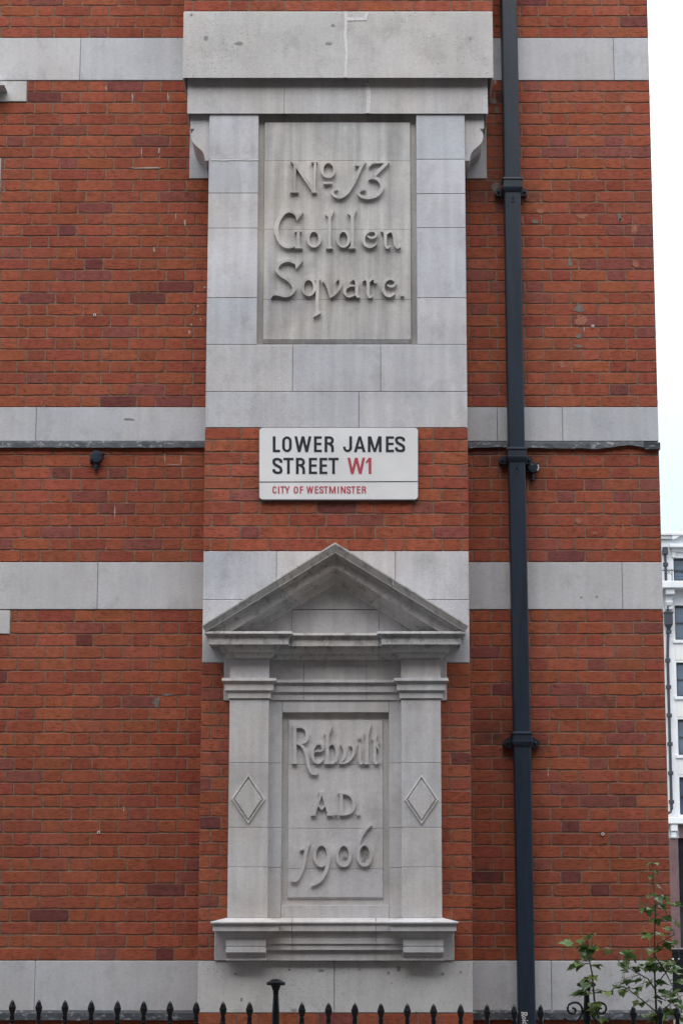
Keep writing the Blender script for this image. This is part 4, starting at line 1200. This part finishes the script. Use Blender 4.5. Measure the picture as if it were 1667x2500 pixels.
sapling('sapling', 'tall leafy sapling at the right corner of the brick wall', YRL + .16,
        z5([(1390, 1260), (1383, 1100), (1376, 960), (1372, 820), (1374, 640), (1378, 480), (1368, 300), (1358, 150)]),
        [z5([(1376, 1010), (1330, 940), (1240, 890), (1140, 830), (1085, 765)]), z5([(1382, 1160), (1300, 1090), (1210, 1020), (1160, 985)]), z5([(1376, 1000), (1430, 920), (1490, 850), (1545, 800)]), z5([(1374, 780), (1440, 880), (1500, 1000), (1560, 1090)]), z5([(1374, 760), (1400, 700), (1470, 660), (1510, 640)]), z5([(1380, 1180), (1440, 1140), (1500, 1090), (1560, 1050)])],
        [(1100 + a / 2.765, 2050 + b / 2.765, ksz(a, b)) for a, b in tl], .050, .076, 1604)

# ------------------------------------------------------------------ far white building across the square
YB = 95.0
far = tag(empty('white_building', (16, YB, 0)), 'distant white stuccoed building with a gabled parapet beyond the brick corner', 'building')
XB0, XB1 = XP(1560, 1700, YB), 30.0
def fz(v, Y=YB): return ZP(v, Y)
wins = []                                      # u left, v top, v bottom
for u, v0, v1 in ((1649, 1362, 1424), (1645.5, 1478, 1562), (1649, 1617, 1700), (1652.5, 1756, 1843), (1656, 1897, 1989)):
    x = XP(u, (v0 + v1) / 2, YB); wins.append((x, fz(v1), fz(v0)))
WW = 1.25
rows = sorted(wins, key=lambda w: -w[1])
mb = MB()
wx = [sum(w[0] for w in rows) / len(rows) + k * 2.6 for k in range(5)]
ztopw, zbotw = fz(1318), fz(2046)
zs = [ztopw]
for x, z0, z1 in rows: zs += [z1, z0]
zs.append(zbotw)
for i in range(0, len(zs), 2): mb.box(XB0, XB1, YB, YB + 8, zs[i + 1], zs[i], 0)          # solid strips between window rows
for x, z0, z1 in rows:
    xs = XB0
    for a in wx:
        mb.box(xs, a, YB, YB + 8, z0, z1, 0); xs = a + WW
    mb.box(xs, XB1, YB, YB + 8, z0, z1, 0)
mb.build('wall', M_STUCCO, far)
for x, z0, z1 in rows:
    for a in wx:
        mb = MB()
        for q in ((a, a + .07, z0, z1), (a + WW - .07, a + WW, z0, z1), (a + .07, a + WW - .07, z0, z0 + .08), (a + .07, a + WW - .07, z1 - .1, z1), (a + .07, a + WW - .07, (z0 + z1) / 2 - .03, (z0 + z1) / 2 + .03)):
            mb.box(q[0], q[1], YB + .18, YB + .26, q[2], q[3], 0)
        w = mb.build('window', M_FRAME, far)
        mb = MB(); mb.box(a + .01, a + WW - .01, YB + .27, YB + .30, z0 + .01, z1 - .01, 0); adopt(mb.build('pane', M_GLASS), w)
        mb = MB(); mb.box(a - .14, a + WW + .14, YB - .12, YB - .002, z0 - .17, z0 - .01, .01); adopt(mb.build('window_sill', M_STUCCO), w)
for (x, z0, z1), (x2, z02, z12) in zip(rows[1:-1], rows[2:]):
    for a in wx:
        mb = MB(); mb.box(a - .03, a + WW + .1, YB - .025, YB - .001, z12 + .12, z0 - .30, .005); mb.build('apron_panel', M_STUCCO2, far)
mb = MB()
mb.box(XB0, XB1, YB - .35, YB + .3, fz(1309), fz(1302), .02); mb.box(XB0, XP(1641, 1310, YB), YB - .22, YB + .3, fz(1317), fz(1309), .02)
mb.prism([P(u, v, YB - .3) for u, v in ((1640, 1302), (1640, 1316), (1646, 1316), (1690, 1288), (1734, 1316), (1740, 1316), (1740, 1302), (1734, 1302), (1690, 1268), (1646, 1302))], YB - .3, YB + .3)
mb.prism([P(u, v, YB) for u, v in ((1646, 1318), (1690, 1280), (1734, 1318))], YB - .05, YB + .3)
mb.box(XP(1631, 1335, YB), XB1, YB - .45, YB - .002, fz(1339), fz(1331), .02)
mb.box(XP(1638, 1350, YB), XB1, YB - .15, YB - .002, fz(1348), fz(1339), .02)
mb.box(XP(1638, 1350, YB), XP(1648, 1350, YB), YB - .1, YB - .002, fz(1362), fz(1348), .02)
mb.build('parapet', M_STUCCO, far)
mb = MB()
mb.box(XB0, XB1, YB - .9, YB - .002, fz(1441), fz(1424), .03)
for k in range(6):
    x = XP(1620, 1450, YB) + k * 2.6
    mb.box(x, x + .46, YB - .7, YB - .002, fz(1455), fz(1441), .03); mb.box(x + .03, x + .40, YB - .3, YB - .002, fz(1490), fz(1455), .04)
    mb.lathe([(.10, 0), (.18, .06), (.24, .2), (.2, .3), (.24, .36)], x + .2, YB - .25, fz(1482), 8)
bal = mb.build('balcony', M_STUCCO, far)
mb = MB(); zb0_, zb1_ = fz(1424, YB - .8), fz(1391, YB - .8); yy = YB - .8
mb.box(XB0, XB1, yy - .02, yy + .02, zb1_ - .05, zb1_, 0); mb.box(XB0, XB1, yy - .02, yy + .02, zb0_ + .04, zb0_ + .08, 0)
x = XP(1620, 1400, YB)
for k in range(6):
    for d in (0, .27): mb.box(x + d, x + d + .035, yy - .03, yy + .03, zb0_, zb1_ + .04, 0)
    mb.tube([(x, yy, zb1_ - .25), (x + .27, yy, zb1_)], .012, 4); mb.tube([(x, yy, zb1_), (x + .27, yy, zb1_ - .25)], .012, 4)
    mb.tube([(x + .3, yy, zb0_ + .06), (x + 2.6, yy, zb1_ - .02)], .018, 4); mb.tube([(x + .3, yy, zb1_ - .02), (x + 2.6, yy, zb0_ + .06)], .018, 4)
    x += 2.6
adopt(mb.build('balcony_railing', M_FRAME), bal)
mb = MB(); mb.box(XB0, XB1, YB - .5, YB - .002, fz(2012), fz(1996), .03)
for u in (1634, 1760): mb.box(XP(u, 2030, YB), XP(u + 17, 2030, YB), YB - .4, YB - .002, fz(2030), fz(2012), .03); mb.box(XP(u + 1, 2030, YB), XP(u + 15, 2030, YB), YB - .3, YB - .002, fz(2047), fz(2030), .05)
mb.build('shop_cornice', M_STUCCO, far)
mb = MB()
mb.box(XP(1560, 2200, YB), XP(1657, 2200, YB), YB - .12, YB + 6, -1.7, fz(2047), 0); mb.box(XP(1657, 2040, YB), XB1, YB - .1, YB + 6, fz(2046), fz(2015), 0)
for v in (2121, 2194, 2268): mb.box(XP(1634, v, YB), XP(1656.5, v, YB), YB - .125, YB - .121, fz(v + .6), fz(v), 0, (2, 2, 2))
mb.build('granite_pier', M_GRANITE, far)
mb = MB(); mb.box(XP(1657, 2200, YB) + .01, XB1, YB + .2, YB + .3, -1.7, fz(2047), 0)
mb.build('shop_window', M_DARKGLASS, far)
# hopper and downpipe on the white building
dp = tag(empty('far_downpipe', (XP(1630, 1700, YB), YB - .3, 0)), 'thin dark downpipe with hopper head on the distant white building', 'downpipe')
dp.name = 'hopper_downpipe'
xh = XP(1630.5, 1510, YB - .3)
mb = MB(); mb.box(xh - .2, xh + .2, YB - .5, YB - .1, fz(1526, YB - .3), fz(1497, YB - .3), .01); mb.box(xh - .24, xh + .24, YB - .54, YB - .1, fz(1498, YB - .3), fz(1494, YB - .3), .01)
mb.lathe([(.20, fz(1526, YB - .3)), (.08, fz(1537, YB - .3))], xh, YB - .3, 0, 8)
mb.build('hopper', M_FRAME, dp)
mb = MB(); xp = XP(1631, 1700, YB - .25)
zq = fz(1985, YB - .25)
mb.tube([(xh - .02, YB - .25, fz(1535, YB - .25)), (xp, YB - .25, fz(1600, YB - .25)), (xp, YB - .25, zq + .2), (xp - .05, YB - .25, zq + .06), (xp - .2, YB - .25, zq)], .075, 8)
mb.tube([(xh - .02, YB - .25, fz(1495, YB - .25)), (xh - .02, YB - .25, fz(1480, YB - .25))], .07, 8)
mb.build('pipe', M_FRAME, dp)
mb = MB(); xt = XP(1623, 1370, YB - .25)
mb.tube([(xt, YB - .25, fz(1424, YB - .25)), (xt, YB - .25, fz(1350, YB - .25))], .07, 8); mb.box(xt - .14, xt + .14, YB - .4, YB - .1, fz(1354, YB - .25), fz(1336, YB - .25), .02)
mb.build('upper_hopper', M_FRAME, dp)
for v in (1374, 1538, 1608, 1673, 1742, 1812, 1883, 1953):
    x = xt if v < 1400 else (xh if v < 1560 else xp)
    mb = MB(); mb.box(x - .13, x + .13, YB - .36, YB - .16, fz(v + 9, YB - .25), fz(v, YB - .25), .01); mb.build('pipe_clip', M_FRAME, dp)
# dark cabinet standing in the street beyond the corner
YC = 24.0
cab = tag(empty('street_cabinet', (XP(1660, 2350, YC), YC, 0)), 'low dark metal cabinet behind the sapling beyond the corner', 'cabinet')
mb = MB(); mb.box(XP(1612, 2350, YC), XP(1700, 2350, YC), YC, YC + .5, .0, ZP(2325, YC), .02); mb.box(XP(1610, 2350, YC), XP(1702, 2350, YC), YC - .02, YC + .52, ZP(2329, YC), ZP(2316, YC), .015)
mb.build('cabinet_body', M_IRON, cab)
mb = MB()
for u in (1641.5, 1656): mb.lathe([(.014, 0), (.014, -.012)], XP(u, 2341, YC), YC, ZP(2341, YC), 8, 'y')
mb.build('bolt', M_WHITE, cab)

# ------------------------------------------------------------------ unseen building over the road, behind the viewer, added to shade the lower sky
opp = tag(empty('unseen_shading_building', (0, -14.2, 0)), 'plain brick building across the road, unseen behind the viewer, added to shade the lower sky', 'building')
mb = MB(); mb.box(-40, 40, -24, -14.2, 0, 15.5, 0); mb.build('wall', M_OPP, opp)
for r_ in range(4):
    for k in range(-7, 8):
        if r_ == 0 and k == -7:
            mb = MB(); mb.box(k * 2.6 - .6, k * 2.6 + .6, -14.22, -14.19, 1.2, 3.2, 0); w0 = mb.build('window', M_DARKGLASS, opp)
        else:
            c = copy_tree(w0, opp); c.location = ((k + 7) * 2.6, 0, r_ * 3.4)
